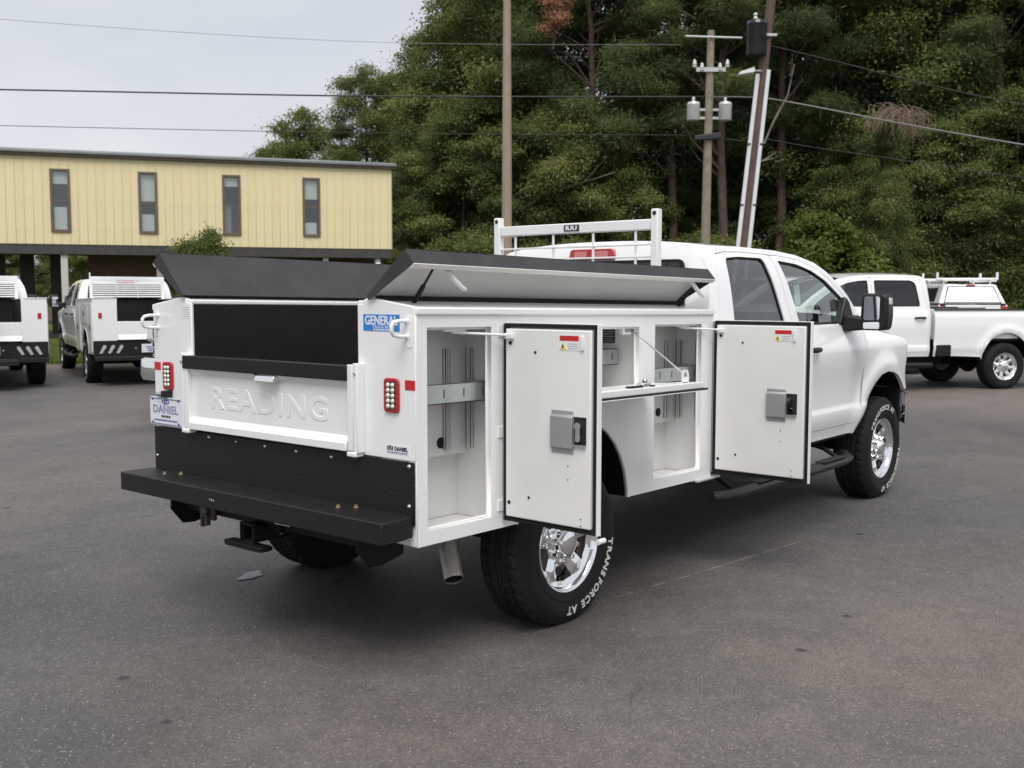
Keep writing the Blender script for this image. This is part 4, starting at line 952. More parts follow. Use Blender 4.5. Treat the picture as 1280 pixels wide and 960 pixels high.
MB().box(.20, .27, -.12, .12, 1.955, 1.99).build('brake_light', 'red_lens', TP, bevel=.006)
for s in (-1, 1): MB().hexa([(.5, s*.945, 1.50), (2.2, s*.945, 1.50), (2.2, s*.80, 1.90), (.6, s*.80, 1.90), (.5, s*.955, 1.50), (2.2, s*.955, 1.50), (2.2, s*.81, 1.90), (.6, s*.81, 1.90)]).build('side_window', 'seal', TP)
for x in (.55, 1.95):
    lr = MB().tube([(x, -.88, 2.16), (x, .88, 2.16)], .035, 8)
    for s in (-1, 1): lr.tube([(x, s*.66, 1.98), (x, s*.70, 2.16)], .025, 8); lr.box(x-.03, x+.03, s*.83, s*.89, 2.13, 2.36)
    lr.build('ladder_rack', 'paint', TP, smooth=40)
for s in (-1, 1): MB().tube([(.2, s*.70, 2.10), (2.35, s*.70, 2.10)], .03, 8).build('rack_rail', 'paint', TP, smooth=40)

# two service-body trucks backed along the grass
def bg_service(name, label, loc, rz, left_gone=False):
    r = thing(name, label, 'truck', loc, rz, 'service trucks parked along the grass')
    skip = ('headache_rack', 'rack_post')
    keep = ('cab_side', 'front_door', 'rear_door', 'fender', 'door_lining', 'wheel_house', 'headlight', 'marker_light', 'roof', 'windshield', 'hood', 'a_pillar', 'cab_back', 'rear_window', 'rear_window_seal', 'brake_light', 'cab_floor', 'dashboard', 'seat', 'rear_seat', 'steering_wheel', 'grille', 'front_bumper', 'firewall', 'side_mirror', 'frame', 'rear_axle', 'front_axle', 'fuel_tank', 'drive_shaft', 'wheel', 'body_side', 'wheel_arch_lip', 'running_board', 'bed_liner', 'rocker_sill')
    for ch in list(T.children):
        n = ch.name.split('.')[0]
        if n not in keep: continue
        if n == 'body_side' and min(v.co.y for v in ch.data.vertices) < 0: continue
        copy_tree(ch, r)
    # right side wall closed: mirror of the closed left wall
    lw = [c for c in r.children if c.name.startswith('body_side')][0]
    me = lw.data.copy()
    for v in me.vertices: v.co.y *= -1
    me.flip_normals(); link('body_side', me, None, r)
    for s in (-1, 1):
        for a, b_, z0, z1 in ((.05, .585, .62, 1.50), (.61, 1.76, 1.13, 1.50), (1.80, 2.48, .61, 1.50)):
            d = MB().box(a, b_, s*(HB+.001), s*(HB+.014), z0, z1).build('compartment_door', 'paint_body', r, bevel=.004, **K)
            MB().box((a+b_)/2-.05, (a+b_)/2+.05, s*(HB+.014), s*(HB+.022), (z0+z1)/2-.05, (z0+z1)/2+.05).build('latch', 'plastic', d, bevel=.01, **K)
        MB().box(-.02, 2.52, s*(HB+.015), s*.61, 1.585, 1.60).build('box_top', 'paint_body', r, bevel=.005, **K)
        rp = MB().box(-.01, .02, s*HB, s*.56, .82, 1.585).build('rear_panel', 'paint_body', r, bevel=.006, **K)
        MB().box(-.022, -.01, s*.82, s*.88, 1.23, 1.33).build('tail_light', 'red_lens', r, bevel=.004, **K)
        for i in range(3):
            y0 = s*(.88-.145*i)
            pts = [(y0, .56+.05), (y0-s*.045, .60), (y0-s*.13, .725), (y0-s*.115, .75), (y0-s*.07, .74)]
            MB().prism([(y0, .60), (y0-s*.045, .59), (y0-s*.125, .715), (y0-s*.11, .745), (y0-s*.07, .742)][::1], 'x', -.018, -.0105).build('step_slot', 'grey_tape', r, **K)
    MB().box(-.0115, .0, -HB, HB, .53, .815).build('riser_panel', 'diamond', r, **K)
    MB().box(-.16, -.01, -.97, .97, .46, .535).build('step_bumper', 'diamond', r, bevel=.008, **K)
    t = MB().box(-.01, .015, -.56, .56, .86, 1.17).build('tailgate', 'paint_body', r, bevel=.006, **K)
    MB().prism([(-.05, .84), (.0, .84), (.0, .93), (-.012, .93)], 'y', -.56, .56).build('tailgate_sill', 'paint_body', t, **K)
    p = MB().box(-.022, -.012, -.20, .15, .60, .755).build('license_plate', 'plate_white', r, **K)
    for i, z in enumerate((.70, .665, .63)): MB().box(-.024, -.022, -.13+.02*i, .08-.02*i, z-.008, z+.010).build('plate_print', 'plate_blue', p, **K)
    for s in (-1, 1): MB().disc((-.016, s*.25, .68), .018, 'x', .008, 10).build('bolt', 'zinc', p, **K)
    # louvred cab guard
    g = MB().box(2.40, 2.44, -.70, .70, 1.98, 2.05).build('cab_guard', 'paint_body', r, bevel=.006, **K)
    for s in (-1, 1): MB().box(2.395, 2.445, s*.72, s*.66, 1.60, 2.05 if s > 0 else 2.05).build('guard_post', 'paint_body', g, bevel=.005, **K)
    MB().box(2.395, 2.445, .70, .72, 2.05, 2.13).build('guard_post', 'paint_body', g, **K)
    for i in range(9):
        z = 1.64+.043*i
        MB().hexa([(2.405, -.66, z), (2.415, -.66, z), (2.415, .66, z), (2.405, .66, z), (2.43, -.66, z+.028), (2.44, -.66, z+.028), (2.44, .66, z+.028), (2.43, .66, z+.028)]).build('guard_slat', 'paint_body', g, **K)
    for y in (-.2, .2): MB().box(2.42, 2.445, y-.012, y+.012, 1.62, 2.0).build('guard_upright', 'paint_body', g, **K)
    return r
ARZ = math.radians(68.3)
SA = bg_service('service_truck', 'white service truck with louvred cab guard and a plate on its black riser', local_to((6.97, 14.70), ARZ, (AX_R, 1.005)), ARZ)
SB = bg_service('service_truck', 'white service truck with a door swung open behind it, beside the building columns', local_to((6.39, 15.12), ARZ+.02, (AX_R, -1.005)), ARZ+.02)
MB().box(-.62, -.02, .10, .14, .80, 1.66).build('open_panel', 'paint_body', SB, bevel=.006)
rs = MB().box(-.62, -.16, -.45, .60, .44, .53).build('rear_step', 'diamond', SB, bevel=.01)
for y in (-.22, .10): MB().prism([(-.42+.12*math.cos(a), y+.14*math.sin(a)) for a in [2*math.pi*i/20 for i in range(20)]], 'z', .53, .545).build('step_pad', 'rubber', rs)
MB().box(-.66, -.62, .30, .40, .38, .46).build('hitch_cap', 'red_tape', rs, bevel=.005)
SB['label'] = 'white service truck with a rear work step and a swung-out panel at its tailgate'
# dark pickup nosing out behind the service body
nose = ground_at(189, 14.0)
NRZ = math.pi
P4 = copy_tree(P1); P4.rotation_euler = (0, 0, NRZ); P4.location = local_to((nose.x, nose.y), NRZ, (5.95, -.93, 0))
P4['label'] = 'pickup hidden behind the service body with only its headlamp corner peeking out'

# ================================================================== GROUND
def gpx(px, py):
    d = ray(px, py); return Vector(CAMPOS)+d*(-CAMPOS[2]/d.z)
def asphalt():
    m, t, b = new_mat('asphalt'); N = t.nodes.new; L = t.links.new
    tc = N('ShaderNodeTexCoord')
    def noise(sc, det, ro=.6, vec=None, dist=0.):
        n = N('ShaderNodeTexNoise'); n.inputs['Scale'].default_value = sc; n.inputs['Detail'].default_value = det; n.inputs['Roughness'].default_value = ro; n.inputs['Distortion'].default_value = dist
        L(vec or tc.outputs['Object'], n.inputs['Vector']); return n
    def ramp(src, p0, c0, p1, c1):
        r = N('ShaderNodeValToRGB'); r.color_ramp.elements[0].position = p0; r.color_ramp.elements[1].position = p1
        r.color_ramp.elements[0].color = (*c0, 1); r.color_ramp.elements[1].color = (*c1, 1); L(src, r.inputs['Fac']); return r
    def mixc(a, bb, f, mode='MIX'):
        x = N('ShaderNodeMix'); x.data_type = 'RGBA'; x.blend_type = mode
        if isinstance(f, float): x.inputs['Factor'].default_value = f
        else: L(f, x.inputs['Factor'])
        L(a, x.inputs['A'])
        if isinstance(bb, tuple): x.inputs['B'].default_value = (*bb, 1)
        else: L(bb, x.inputs['B'])
        return x.outputs['Result']
    big = noise(.22, 5, .55); base = ramp(big.outputs['Fac'], .36, (.062, .0612, .0635), .66, (.096, .0935, .093))
    # worn brown areas further out in the lot
    wn_ = noise(.11, 4, .6, None, .6); wr = ramp(wn_.outputs['Fac'], .42, (0, 0, 0), .60, (1, 1, 1))
    sp = N('ShaderNodeSeparateXYZ'); L(tc.outputs['Object'], sp.inputs[0])
    c1 = mixc(base.outputs['Color'], (.142, .123, .111), wr.outputs['Color'])
    # mottling and stone chips
    md = noise(7, 6, .7); mr = ramp(md.outputs['Fac'], .3, (.84, .84, .84), .75, (1.16, 1.15, 1.14)); c2 = mixc(c1, mr.outputs['Color'], 1.0, 'MULTIPLY')
    m2_ = noise(1.1, 4, .65, None, .4); m2r = ramp(m2_.outputs['Fac'], .34, (.84, .84, .85), .68, (1.13, 1.12, 1.11)); c2 = mixc(c2, m2r.outputs['Color'], 1.0, 'MULTIPLY')
    gr = N('ShaderNodeTexVoronoi'); gr.inputs['Scale'].default_value = 150; L(tc.outputs['Object'], gr.inputs['Vector'])
    gcol = N('ShaderNodeSeparateColor'); L(gr.outputs['Color'], gcol.inputs[0])
    ch = ramp(gcol.outputs[0], .0, (.68, .68, .68), 1.0, (1.30, 1.29, 1.27)); c3 = mixc(c2, ch.outputs['Color'], 1.0, 'MULTIPLY')
    pick = ramp(gcol.outputs[1], .968, (0, 0, 0), .988, (1, 1, 1)); c4 = mixc(c3, (.27, .235, .20), pick.outputs['Color'])
    # scattered pale grit
    g2 = N('ShaderNodeTexVoronoi'); g2.inputs['Scale'].default_value = 16; L(tc.outputs['Object'], g2.inputs['Vector'])
    gd = ramp(g2.outputs['Distance'], .03, (1, 1, 1), .05, (0, 0, 0)); gs = N('ShaderNodeSeparateColor'); L(g2.outputs['Color'], gs.inputs[0]); gp = ramp(gs.outputs[0], .90, (0, 0, 0), .94, (1, 1, 1))
    gm = N('ShaderNodeMath'); gm.operation = 'MULTIPLY'; L(gd.outputs['Color'], gm.inputs[0]); L(gp.outputs['Color'], gm.inputs[1]); c5 = mixc(c4, (.42, .38, .33), gm.outputs[0])
    # cracks
    dn = noise(.9, 5, .65); mv = N('ShaderNodeMix'); mv.data_type = 'VECTOR'; mv.inputs['Factor'].default_value = .28
    L(tc.outputs['Object'], mv.inputs['A']); L(dn.outputs['Color'], mv.inputs['B'])
    cr_ = N('ShaderNodeTexVoronoi'); cr_.feature = 'DISTANCE_TO_EDGE'; cr_.inputs['Scale'].default_value = .30; L(mv.outputs['Result'], cr_.inputs['Vector'])
    cl = ramp(cr_.outputs['Distance'], .0008, (.8, .8, .8), .0026, (0, 0, 0)); cm = noise(.33, 3, .6); cmr = ramp(cm.outputs['Fac'], .60, (0, 0, 0), .68, (.8, .8, .8))
    cc = N('ShaderNodeMath'); cc.operation = 'MULTIPLY'; L(cl.outputs['Color'], cc.inputs[0]); L(cmr.outputs['Color'], cc.inputs[1]); c6 = mixc(c5, (.018, .016, .015), cc.outputs[0])
    # oil drips
    od = N('ShaderNodeTexVoronoi'); od.inputs['Scale'].default_value = 2.3; L(tc.outputs['Object'], od.inputs['Vector'])
    os_ = N('ShaderNodeSeparateColor'); L(od.outputs['Color'], os_.inputs[0]); o1 = ramp(od.outputs['Distance'], .05, (1, 1, 1), .085, (0, 0, 0)); o2 = ramp(os_.outputs[2], .86, (0, 0, 0), .9, (1, 1, 1))
    om = N('ShaderNodeMath'); om.operation = 'MULTIPLY'; L(o1.outputs['Color'], om.inputs[0]); L(o2.outputs['Color'], om.inputs[1]); o3 = N('ShaderNodeMath'); o3.operation = 'MULTIPLY'; o3.inputs[1].default_value = .75; L(om.outputs[0], o3.inputs[0]); c7 = mixc(c6, (.016, .016, .017), o3.outputs[0])
    # pale tar seam and two dark hairline cracks, running where the photo has them
    cN = noise(2.2, 5, .7)
    def line(p, q, w, wob):
        nonlocal c7
        p, q = gpx(*p), gpx(*q); d = (q-p); ln = d.length; d.normalize(); n = Vector((-d.y, d.x, 0))
        def dot(v, c):
            m_ = N('ShaderNodeVectorMath'); m_.operation = 'DOT_PRODUCT'; L(tc.outputs['Object'], m_.inputs[0]); m_.inputs[1].default_value = v; s_ = N('ShaderNodeMath'); s_.operation = 'SUBTRACT'; L(m_.outputs['Value'], s_.inputs[0]); s_.inputs[1].default_value = c; return s_.outputs[0]
        u = dot(d, d.dot(p)); v = dot(n, n.dot(p))
        wv = N('ShaderNodeMath'); wv.operation = 'MULTIPLY_ADD'; L(cN.outputs['Fac'], wv.inputs[0]); wv.inputs[1].default_value = wob; L(v, wv.inputs[2])
        w2 = N('ShaderNodeMath'); w2.operation = 'SUBTRACT'; L(wv.outputs[0], w2.inputs[0]); w2.inputs[1].default_value = wob*.5
        ab = N('ShaderNodeMath'); ab.operation = 'ABSOLUTE'; L(w2.outputs[0], ab.inputs[0])
        lt = N('ShaderNodeMath'); lt.operation = 'LESS_THAN'; L(ab.outputs[0], lt.inputs[0]); lt.inputs[1].default_value = w
        g1 = N('ShaderNodeMath'); g1.operation = 'GREATER_THAN'; L(u, g1.inputs[0]); g1.inputs[1].default_value = 0
        g2_ = N('ShaderNodeMath'); g2_.operation = 'LESS_THAN'; L(u, g2_.inputs[0]); g2_.inputs[1].default_value = ln
        a1 = N('ShaderNodeMath'); a1.operation = 'MULTIPLY'; L(lt.outputs[0], a1.inputs[0]); L(g1.outputs[0], a1.inputs[1]); a2 = N('ShaderNodeMath'); a2.operation = 'MULTIPLY'; L(a1.outputs[0], a2.inputs[0]); L(g2_.outputs[0], a2.inputs[1])
        brk = ramp(md.outputs['Fac'], .42, (0, 0, 0), .55, (1, 1, 1)); a3 = N('ShaderNodeMath'); a3.operation = 'MULTIPLY'; L(a2.outputs[0], a3.inputs[0]); L(brk.outputs['Color'], a3.inputs[1]); return a3.outputs[0]
    c7 = mixc(c7, (.24, .205, .17), line((752, 752), (1010, 674), .006, .05))
    for p, q, w_ in (((290, 690), (345, 652), .004), ((300, 742), (352, 690), .004), ((0, 672), (215, 640), .006), ((60, 560), (150, 548), .008), ((1130, 640), (1275, 612), .005)): c7 = mixc(c7, (.017, .016, .015), line(p, q, w_, .12))
    L(c7, b.inputs['Base Color']); rq = N('ShaderNodeMapRange'); rq.inputs['To Min'].default_value = .50; rq.inputs['To Max'].default_value = .72; L(big.outputs['Fac'], rq.inputs['Value']); L(rq.outputs['Result'], b.inputs['Roughness']); b.inputs['Specular IOR Level'].default_value = .5
    bn = N('ShaderNodeBump'); bn.inputs['Strength'].default_value = .55; bn.inputs['Distance'].default_value = .006
    ad = N('ShaderNodeMath'); ad.operation = 'SUBTRACT'; L(gr.outputs['Distance'], ad.inputs[0]); L(cc.outputs[0], ad.inputs[1]); L(ad.outputs[0], bn.inputs['Height']); L(bn.outputs['Normal'], b.inputs['Normal'])
    MATS['asphalt'] = m
asphalt()
def ground_cover(name, cA, cB, cC, s=.7):
    m, t, b = new_mat(name); N = t.nodes.new; L = t.links.new; tc = N('ShaderNodeTexCoord')
    a = N('ShaderNodeTexNoise'); a.inputs['Scale'].default_value = s; a.inputs['Detail'].default_value = 8; a.inputs['Roughness'].default_value = .7; L(tc.outputs['Object'], a.inputs['Vector'])
    r = N('ShaderNodeValToRGB'); r.color_ramp.elements[0].position = .35; r.color_ramp.elements[0].color = (*cA, 1); r.color_ramp.elements[1].position = .68; r.color_ramp.elements[1].color = (*cC, 1); e = r.color_ramp.elements.new(.5); e.color = (*cB, 1)
    L(a.outputs['Fac'], r.inputs['Fac']); L(r.outputs['Color'], b.inputs['Base Color']); b.inputs['Roughness'].default_value = .95; b.inputs['Specular IOR Level'].default_value = .1
    MATS[name] = m
ground_cover('lawn_soil', (.055, .075, .022), (.085, .11, .03), (.15, .13, .06)); ground_cover('leaf_litter', (.045, .034, .022), (.08, .058, .036), (.05, .06, .022), .5)
def sheet(name, pts, z, m):
    me = bpy.data.meshes.new(name); me.from_pydata([(x, y, z) for x, y in pts], [], [tuple(range(len(pts)))]); o = link(name, me, m); o['kind'] = 'structure'; return o
def wp(px, D): p = ground_at(px, D); return (p.x, p.y)
sheet('ground', [(-900, -900), (900, -900), (900, 900), (-900, 900)], -.008, 'leaf_litter')
# the lot ends at the lawn on the left and at the trees on the right
lot = [wp(-900, 24), wp(-300, 24.2), wp(60, 24.6), wp(330, 25.5), wp(560, 27.5), wp(700, 33), wp(1000, 35), wp(1500, 36), wp(3200, 34)]
lot_back = [(40, -60), (-60, -60), (-60, 40)]
sheet('parking_lot', lot+lot_back, 0., 'asphalt')
sheet('lawn', [wp(-1500, 24.9), wp(60, 25.2), wp(330, 26.1), wp(560, 28.1), wp(640, 31), wp(640, 60), wp(-1500, 60)], -.004, 'lawn_soil')
# concrete kerb between lot and lawn
kb = MB(); pts = [wp(-900, 24), wp(-300, 24.2), wp(60, 24.6), wp(330, 25.5), wp(560, 27.5), wp(700, 33)]
# grass blades along the lawn (one mass)
def grass():
    n = 26000; a = Vector((*wp(-30, 25.0), 0)); rows = []
    D = 25.2+RNG.random(n)**1.6*12; px = -60+RNG.random(n)*420
    P = np.array([at_depth(p, 372, d)[:2] for p, d in zip(px, D)])
    h = .05+RNG.random(n)*.10; ang = RNG.random(n)*6.283; lean = RNG.normal(0, .04, (n, 2)); w = .012
    v = np.zeros((n, 3, 3)); v[:, 0, 0] = P[:, 0]-np.cos(ang)*w; v[:, 0, 1] = P[:, 1]-np.sin(ang)*w; v[:, 1, 0] = P[:, 0]+np.cos(ang)*w; v[:, 1, 1] = P[:, 1]+np.sin(ang)*w
    v[:, 2, :2] = P+lean; v[:, 2, 2] = h; v[:, :2, 2] = -.01
    me = bpy.data.meshes.new('grass'); me.from_pydata(v.reshape(-1, 3).tolist(), [], np.arange(n*3).reshape(-1, 3).tolist())
    ground_cover('grass_blade', (.07, .10, .025), (.11, .15, .04), (.20, .18, .08), .9)
    o = link('grass', me, 'grass_blade'); tag(o, 'short green grass in front of the yellow building', 'grass', kind='stuff')
grass()
# paper scrap on the asphalt
me = MB(); c = Vector((.0, .0, 0))
sc = [(.10*math.cos(a)*(1+.25*math.sin(3*a)), .055*math.sin(a)*(1+.2*math.cos(5*a))) for a in [2*math.pi*i/18 for i in range(18)]]
me.add([(x, y, .002+.0015*abs(math.sin(9*x+5*y))) for x, y in sc]+[(0, 0, .004)], [(i, (i+1) % 18, 18) for i in range(18)])
p = None
d_ = ray(314, 720); tt = -CAMPOS[2]/d_.z; p = Vector(CAMPOS)+d_*tt
o = me.build('paper_scrap', mat('scrap', (.34, .34, .35), .9, var=.25, vscale=30), None, smooth=60); o.location = (p.x, p.y, .002); o.rotation_euler = (0, 0, .4)
tag(o, 'small crumpled grey paper scrap lying on the asphalt behind the bumper', 'litter')
# ================================================================== OFFICE BUILDING
mat('siding', (.77, .675, .42), .55, var=.05, vscale=.8, spec=.3); mat('siding_b', (.75, .655, .405), .55, var=.06, vscale=.8, spec=.3)
mat('fascia_brown', (.065, .048, .038), .5, var=.2, vscale=3); mat('roof_metal', (.20, .21, .21), .45, .3, var=.15, vscale=1.2)
mat('beam', (.055, .050, .047), .6, var=.2, vscale=3); mat('frame_brown', (.15, .108, .080), .5, var=.15, vscale=6); mat('soffit', (.13, .12, .11), .8)
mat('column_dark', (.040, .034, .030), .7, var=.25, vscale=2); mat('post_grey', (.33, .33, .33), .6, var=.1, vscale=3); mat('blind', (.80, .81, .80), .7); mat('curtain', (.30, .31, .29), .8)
def brick_mat():
    m, t, b = new_mat('brick'); tc = t.nodes.new('ShaderNodeTexCoord'); mp_ = t.nodes.new('ShaderNodeMapping'); mp_.inputs['Rotation'].default_value = (math.pi/2, 0, 0)
    k = t.nodes.new('ShaderNodeTexBrick'); k.inputs['Scale'].default_value = 4.5; k.inputs['Color1'].default_value = (.125, .078, .055, 1); k.inputs['Color2'].default_value = (.09, .058, .043, 1); k.inputs['Mortar'].default_value = (.14, .12, .10, 1); k.inputs['Mortar Size'].default_value = .018; k.inputs['Row Height'].default_value = .33; k.inputs['Brick Width'].default_value = 1.0
    t.links.new(tc.outputs['Object'], mp_.inputs['Vector']); t.links.new(mp_.outputs['Vector'], k.inputs['Vector']); t.links.new(k.outputs['Color'], b.inputs['Base Color']); b.inputs['Roughness'].default_value = .85; MATS['brick'] = m
brick_mat()
OB = thing('office_building', 'two-storey building clad in pale yellow metal panels over brown brick and open columns', 'building', (26.735, 26.87, 0), math.radians(-32.37))
Z0, Z1 = 3.53, 6.72; LEN = 22.6; PW = .305; WINS = [3.2+3.05*i for i in range(6)]; WZ0, WZ1 = 4.02, 6.24
pm = {}
def wallpanel(x0, x1, z0, z1, i):
    key = (round(x1-x0, 3), round(z0, 2), round(z1, 2), i % 3)
    if key not in pm:
        w = x1-x0
        me_ = MB().prism([(0, 0), (w-.012, 0), (w-.016, -.022), (w, -.022), (w, .03), (0, .03)], 'z', z0, z1)
        me_.v = [(p[0], p[1]-.0, p[2]) for p in me_.v]
        o = me_.build('wall_panel', 'siding' if i % 3 else 'siding_b', OB, bevel=.003); pm[key] = o.data; md = o
    else:
        o = link('wall_panel', pm[key], None, OB); bv = o.modifiers.new('bevel', 'BEVEL'); bv.width = .003; bv.limit_method = 'ANGLE'
    o.location = (x0, 0, 0)
xr_ = 0.; edges = [0.]+[-.15-PW*k for k in range(int((LEN-.15)/PW)+1)]
for i in range(len(edges)-1):
    a, b_ = edges[i+1], edges[i]; c_ = -(a+b_)/2
    if any(abs(c_-w) < PW*1.02 for w in WINS): wallpanel(a, b_, Z0, WZ0, i); wallpanel(a, b_, WZ1, Z1, i)
    else: wallpanel(a, b_, Z0, Z1, i)
xl = edges[-1]
MB().box(xl, -.01, .032, .12, Z0, WZ0).box(xl, -.01, .032, .12, WZ1, Z1).build('wall_backing', 'column_dark', OB)
prev = 0.
for j, w in enumerate(WINS+[None]):
    a = -(prev+(.305 if j else 0)); b_ = -(w-.305) if w else xl
    MB().box(b_, a-.0, .032, .12, WZ0, WZ1).build('wall_backing', 'column_dark', OB); prev = w
for j, w in enumerate(WINS):
    f = MB(); x0, x1 = -w-.305, -w+.305
    f.box(x0-.04, x0+.05, -.045, .12, WZ0-.05, WZ1+.04).box(x1-.05, x1+.04, -.045, .12, WZ0-.05, WZ1+.04).box(x0+.05, x1-.05, -.045, .12, WZ1-.04, WZ1+.04).box(x0+.05, x1-.05, -.055, .12, WZ0-.05, WZ0+.05)
    wd = f.build('window', 'frame_brown', OB, bevel=.006)
    zm = (WZ0+WZ1)/2
    MB().box(x0+.05, x1-.05, .02, .06, zm-.025, zm+.025).build('sash_bar', 'frame_brown', wd)
    MB().box(x0+.05, x1-.05, .052, .058, zm+.025, WZ1-.04).build('pane', 'glass_office', wd); MB().box(x0+.05, x1-.05, .030, .036, WZ0+.05, zm-.025).build('pane', 'glass_office', wd)
    hb = (.75, .35, 1.0, .45, .6, .3)[j]
    MB().box(x0+.06, x1-.06, .095, .10, WZ1-.05-hb, WZ1-.05).build('blind', 'blind', wd)
    if j in (0, 2, 3): MB().box(x0+.07, x1-.10, .10, .105, WZ0+.06, WZ0+.06+(.45, .8, .62, .82)[j]).build('board', 'decal_white', wd)
    elif j == 1: MB().box(x0+.06, x0+.28, .11, .115, WZ0+.05, zm).build('curtain', 'curtain', wd)
    MB().box(x0-.0, x1, .9, .92, WZ0-.3, WZ1+.2).build('room_wall', 'soffit', wd)
MB().box(-.002, .03, -.02, 9.0, Z0, Z1).build('end_wall', 'post_grey', OB)
MB().box(xl, .0, 8.9, 9.0, Z0, Z1).build('back_wall', 'siding', OB)
MB().box(xl, 0, .13, 9.0, Z1-.02, Z1+.02).build('roof_deck', 'roof_metal', OB)
MB().box(xl-.1, .16, -.14, 9.1, Z1+.001, Z1+.10).build('fascia', 'fascia_brown', OB, bevel=.01)
MB().prism([(-.18, Z1+.102), (-.18, Z1+.20), (.10, Z1+.28), (9.2, Z1+.28), (9.2, Z1+.102)], 'x', xl-.12, .20).build('roof_edge', 'roof_metal', OB, bevel=.015)
MB().box(xl, -.0, .02, .40, Z0-.37, Z0-.004).build('edge_beam', 'beam', OB, bevel=.01)
MB().box(xl, -.01, .42, 8.9, Z0-.10, Z0-.004).build('soffit', 'soffit', OB)
bw = MB().box(-11.6, -.35, 1.9, 2.15, 0, Z0-.1).build('brick_wall', 'brick', OB); MB().box(-11.6, -11.35, 2.15, 8.6, 0, Z0-.1).build('brick_wall', 'brick', OB)
for x in (-3.2, -6.3): MB().box(x-.5, x+.5, 1.86, 1.898, 0, 2.1).build('door', 'frame_brown', OB, bevel=.01)
for x in (-.55, -2.65, -8.95): 
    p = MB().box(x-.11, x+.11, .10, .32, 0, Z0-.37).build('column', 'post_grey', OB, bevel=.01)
    MB().box(x-.09, x+.09, -.06, .10, 2.75, 2.98).build('wall_lamp', 'decal_white', p, bevel=.03)
p = MB().box(-12.42, -12.18, .10, .34, 0, Z0-.37).build('column', mat('post_pale', (.52, .51, .49), .6, var=.08, vscale=3), OB, bevel=.01)
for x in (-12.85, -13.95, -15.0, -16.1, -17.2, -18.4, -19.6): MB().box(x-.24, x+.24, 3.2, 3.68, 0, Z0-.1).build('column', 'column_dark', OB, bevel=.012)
MB().box(xl, -11.4, 2.9, 4.2, -.02, .10).build('plinth', 'soffit', OB)

# ================================================================== POLES AND WIRES
mat('pole_tan', (.30, .235, .175), .75, var=.12, vscale=2.5, bump=.2, bscale=40); mat('pole_wood', (.25, .22, .165), .9, var=.25, vscale=5, bump=.4, bscale=25); mat('pole_brown', (.105, .07, .058), .85, var=.25, vscale=5, bump=.4, bscale=25)
mat('can_grey', (.52, .53, .52), .45, .2, var=.12, vscale=4); mat('can_dark', (.022, .023, .026), .3, .3, coat=.4, var=.4, vscale=3); mat('insulator', (.62, .62, .60), .25, coat=.4); mat('wire', (.03, .03, .03), .6); mat('wire_grey', (.22, .22, .22), .5, .4); mat('conduit', (.72, .73, .74), .4, var=.06, vscale=4)
def pole_xy(px, D): return ground_at(px, D)
g = pole_xy(633.5, 24); LP = thing('light_pole', 'plain tan tapered pole rising behind the headache rack', 'pole', g)
MB().tube([(0, 0, -.1), (0, 0, 5), (0, 0, 10.5)], [.130, .108, .070], 16).build('shaft', 'pole_tan', LP, smooth=50)
MB().box(-.2, .2, -.2, .2, 0, .25).build('footing', 'soffit', LP, bevel=.02)
for dx in (-.5, .5): MB().tube([(0, 0, 10.3), (dx, dx*.2, 10.6)], .03, 8).box(dx-.25, dx+.25, dx*.2-.15, dx*.2+.15, 10.52, 10.66).build('lamp_head', 'post_grey', LP, bevel=.02)
UP = thing('utility_pole', 'weathered grey wooden utility pole carrying two pale transformer cans', 'utility pole', pole_xy(881, 35)); UP.rotation_euler = (0, 0, YAW-math.pi/2)
H_ = 1.63+324*35/1302
MB().tube([(-.03, 0, -.1), (0, 0, 5), (.06, 0, H_)], [.175, .145, .115], 14).build('shaft', 'pole_wood', UP, smooth=50)
def uz(y): return 1.63+(371-y)*35/1302
def ux(x): return (x-882)*35/1302
MB().tube([(ux(852), -.16, uz(55)), (ux(921), -.16, uz(57))], .035, 8).build('top_arm', 'can_grey', UP, smooth=50)
MB().box(ux(866), ux(902), -.16, -.10, uz(97), uz(92)).build('insulator_arm', 'can_grey', UP)
for x in (864, 873, 895, 904): MB().lathe([(.0005, 0), (.05, .02), (.085, .06), (.05, .10), (.085, .14), (.05, .18), (.06, .24), (.0005, .30)], 12, (ux(x), -.13, uz(97 if x % 2 else 93)), 'z').build('insulator', 'insulator', UP, smooth=50)
for x in (864, 903):
    s = 1 if x > 883 else -1; c0 = (ux(x), -.02)
    cn = MB().lathe([(.0005, uz(155)), (.20, uz(155)), (.215, uz(154)), (.215, uz(137)), (.225, uz(136)), (.19, uz(133)), (.0005, uz(132))], 20, (c0[0], c0[1], 0), 'z').build('transformer_can', 'can_grey', UP, smooth=40)
    MB().lathe([(.04, 0), (.06, .04), (.035, .08), (.06, .12), (.03, .17), (.0005, .18)], 10, (c0[0], c0[1], uz(133)), 'z').build('bushing', 'insulator', cn, smooth=50)
    MB().box(min(c0[0]-s*.2, ux(883)), max(c0[0]-s*.2, ux(883)), -.04, .02, uz(142)-.04, uz(142)+.04).box(min(c0[0]-s*.2, ux(883)), max(c0[0]-s*.2, ux(883)), -.04, .02, uz(152)-.04, uz(152)+.04).build('mount_bracket', 'can_grey', cn)
MB().hexa([(ux(865), -.22, uz(180)), (ux(897), -.22, uz(178)), (ux(897), -.10, uz(178)), (ux(865), -.10, uz(180)), (ux(865), -.22, uz(174)), (ux(897), -.22, uz(170)), (ux(897), -.10, uz(170)), (ux(865), -.10, uz(174))]).build('splice_closure', 'wire', UP, bevel=.03)
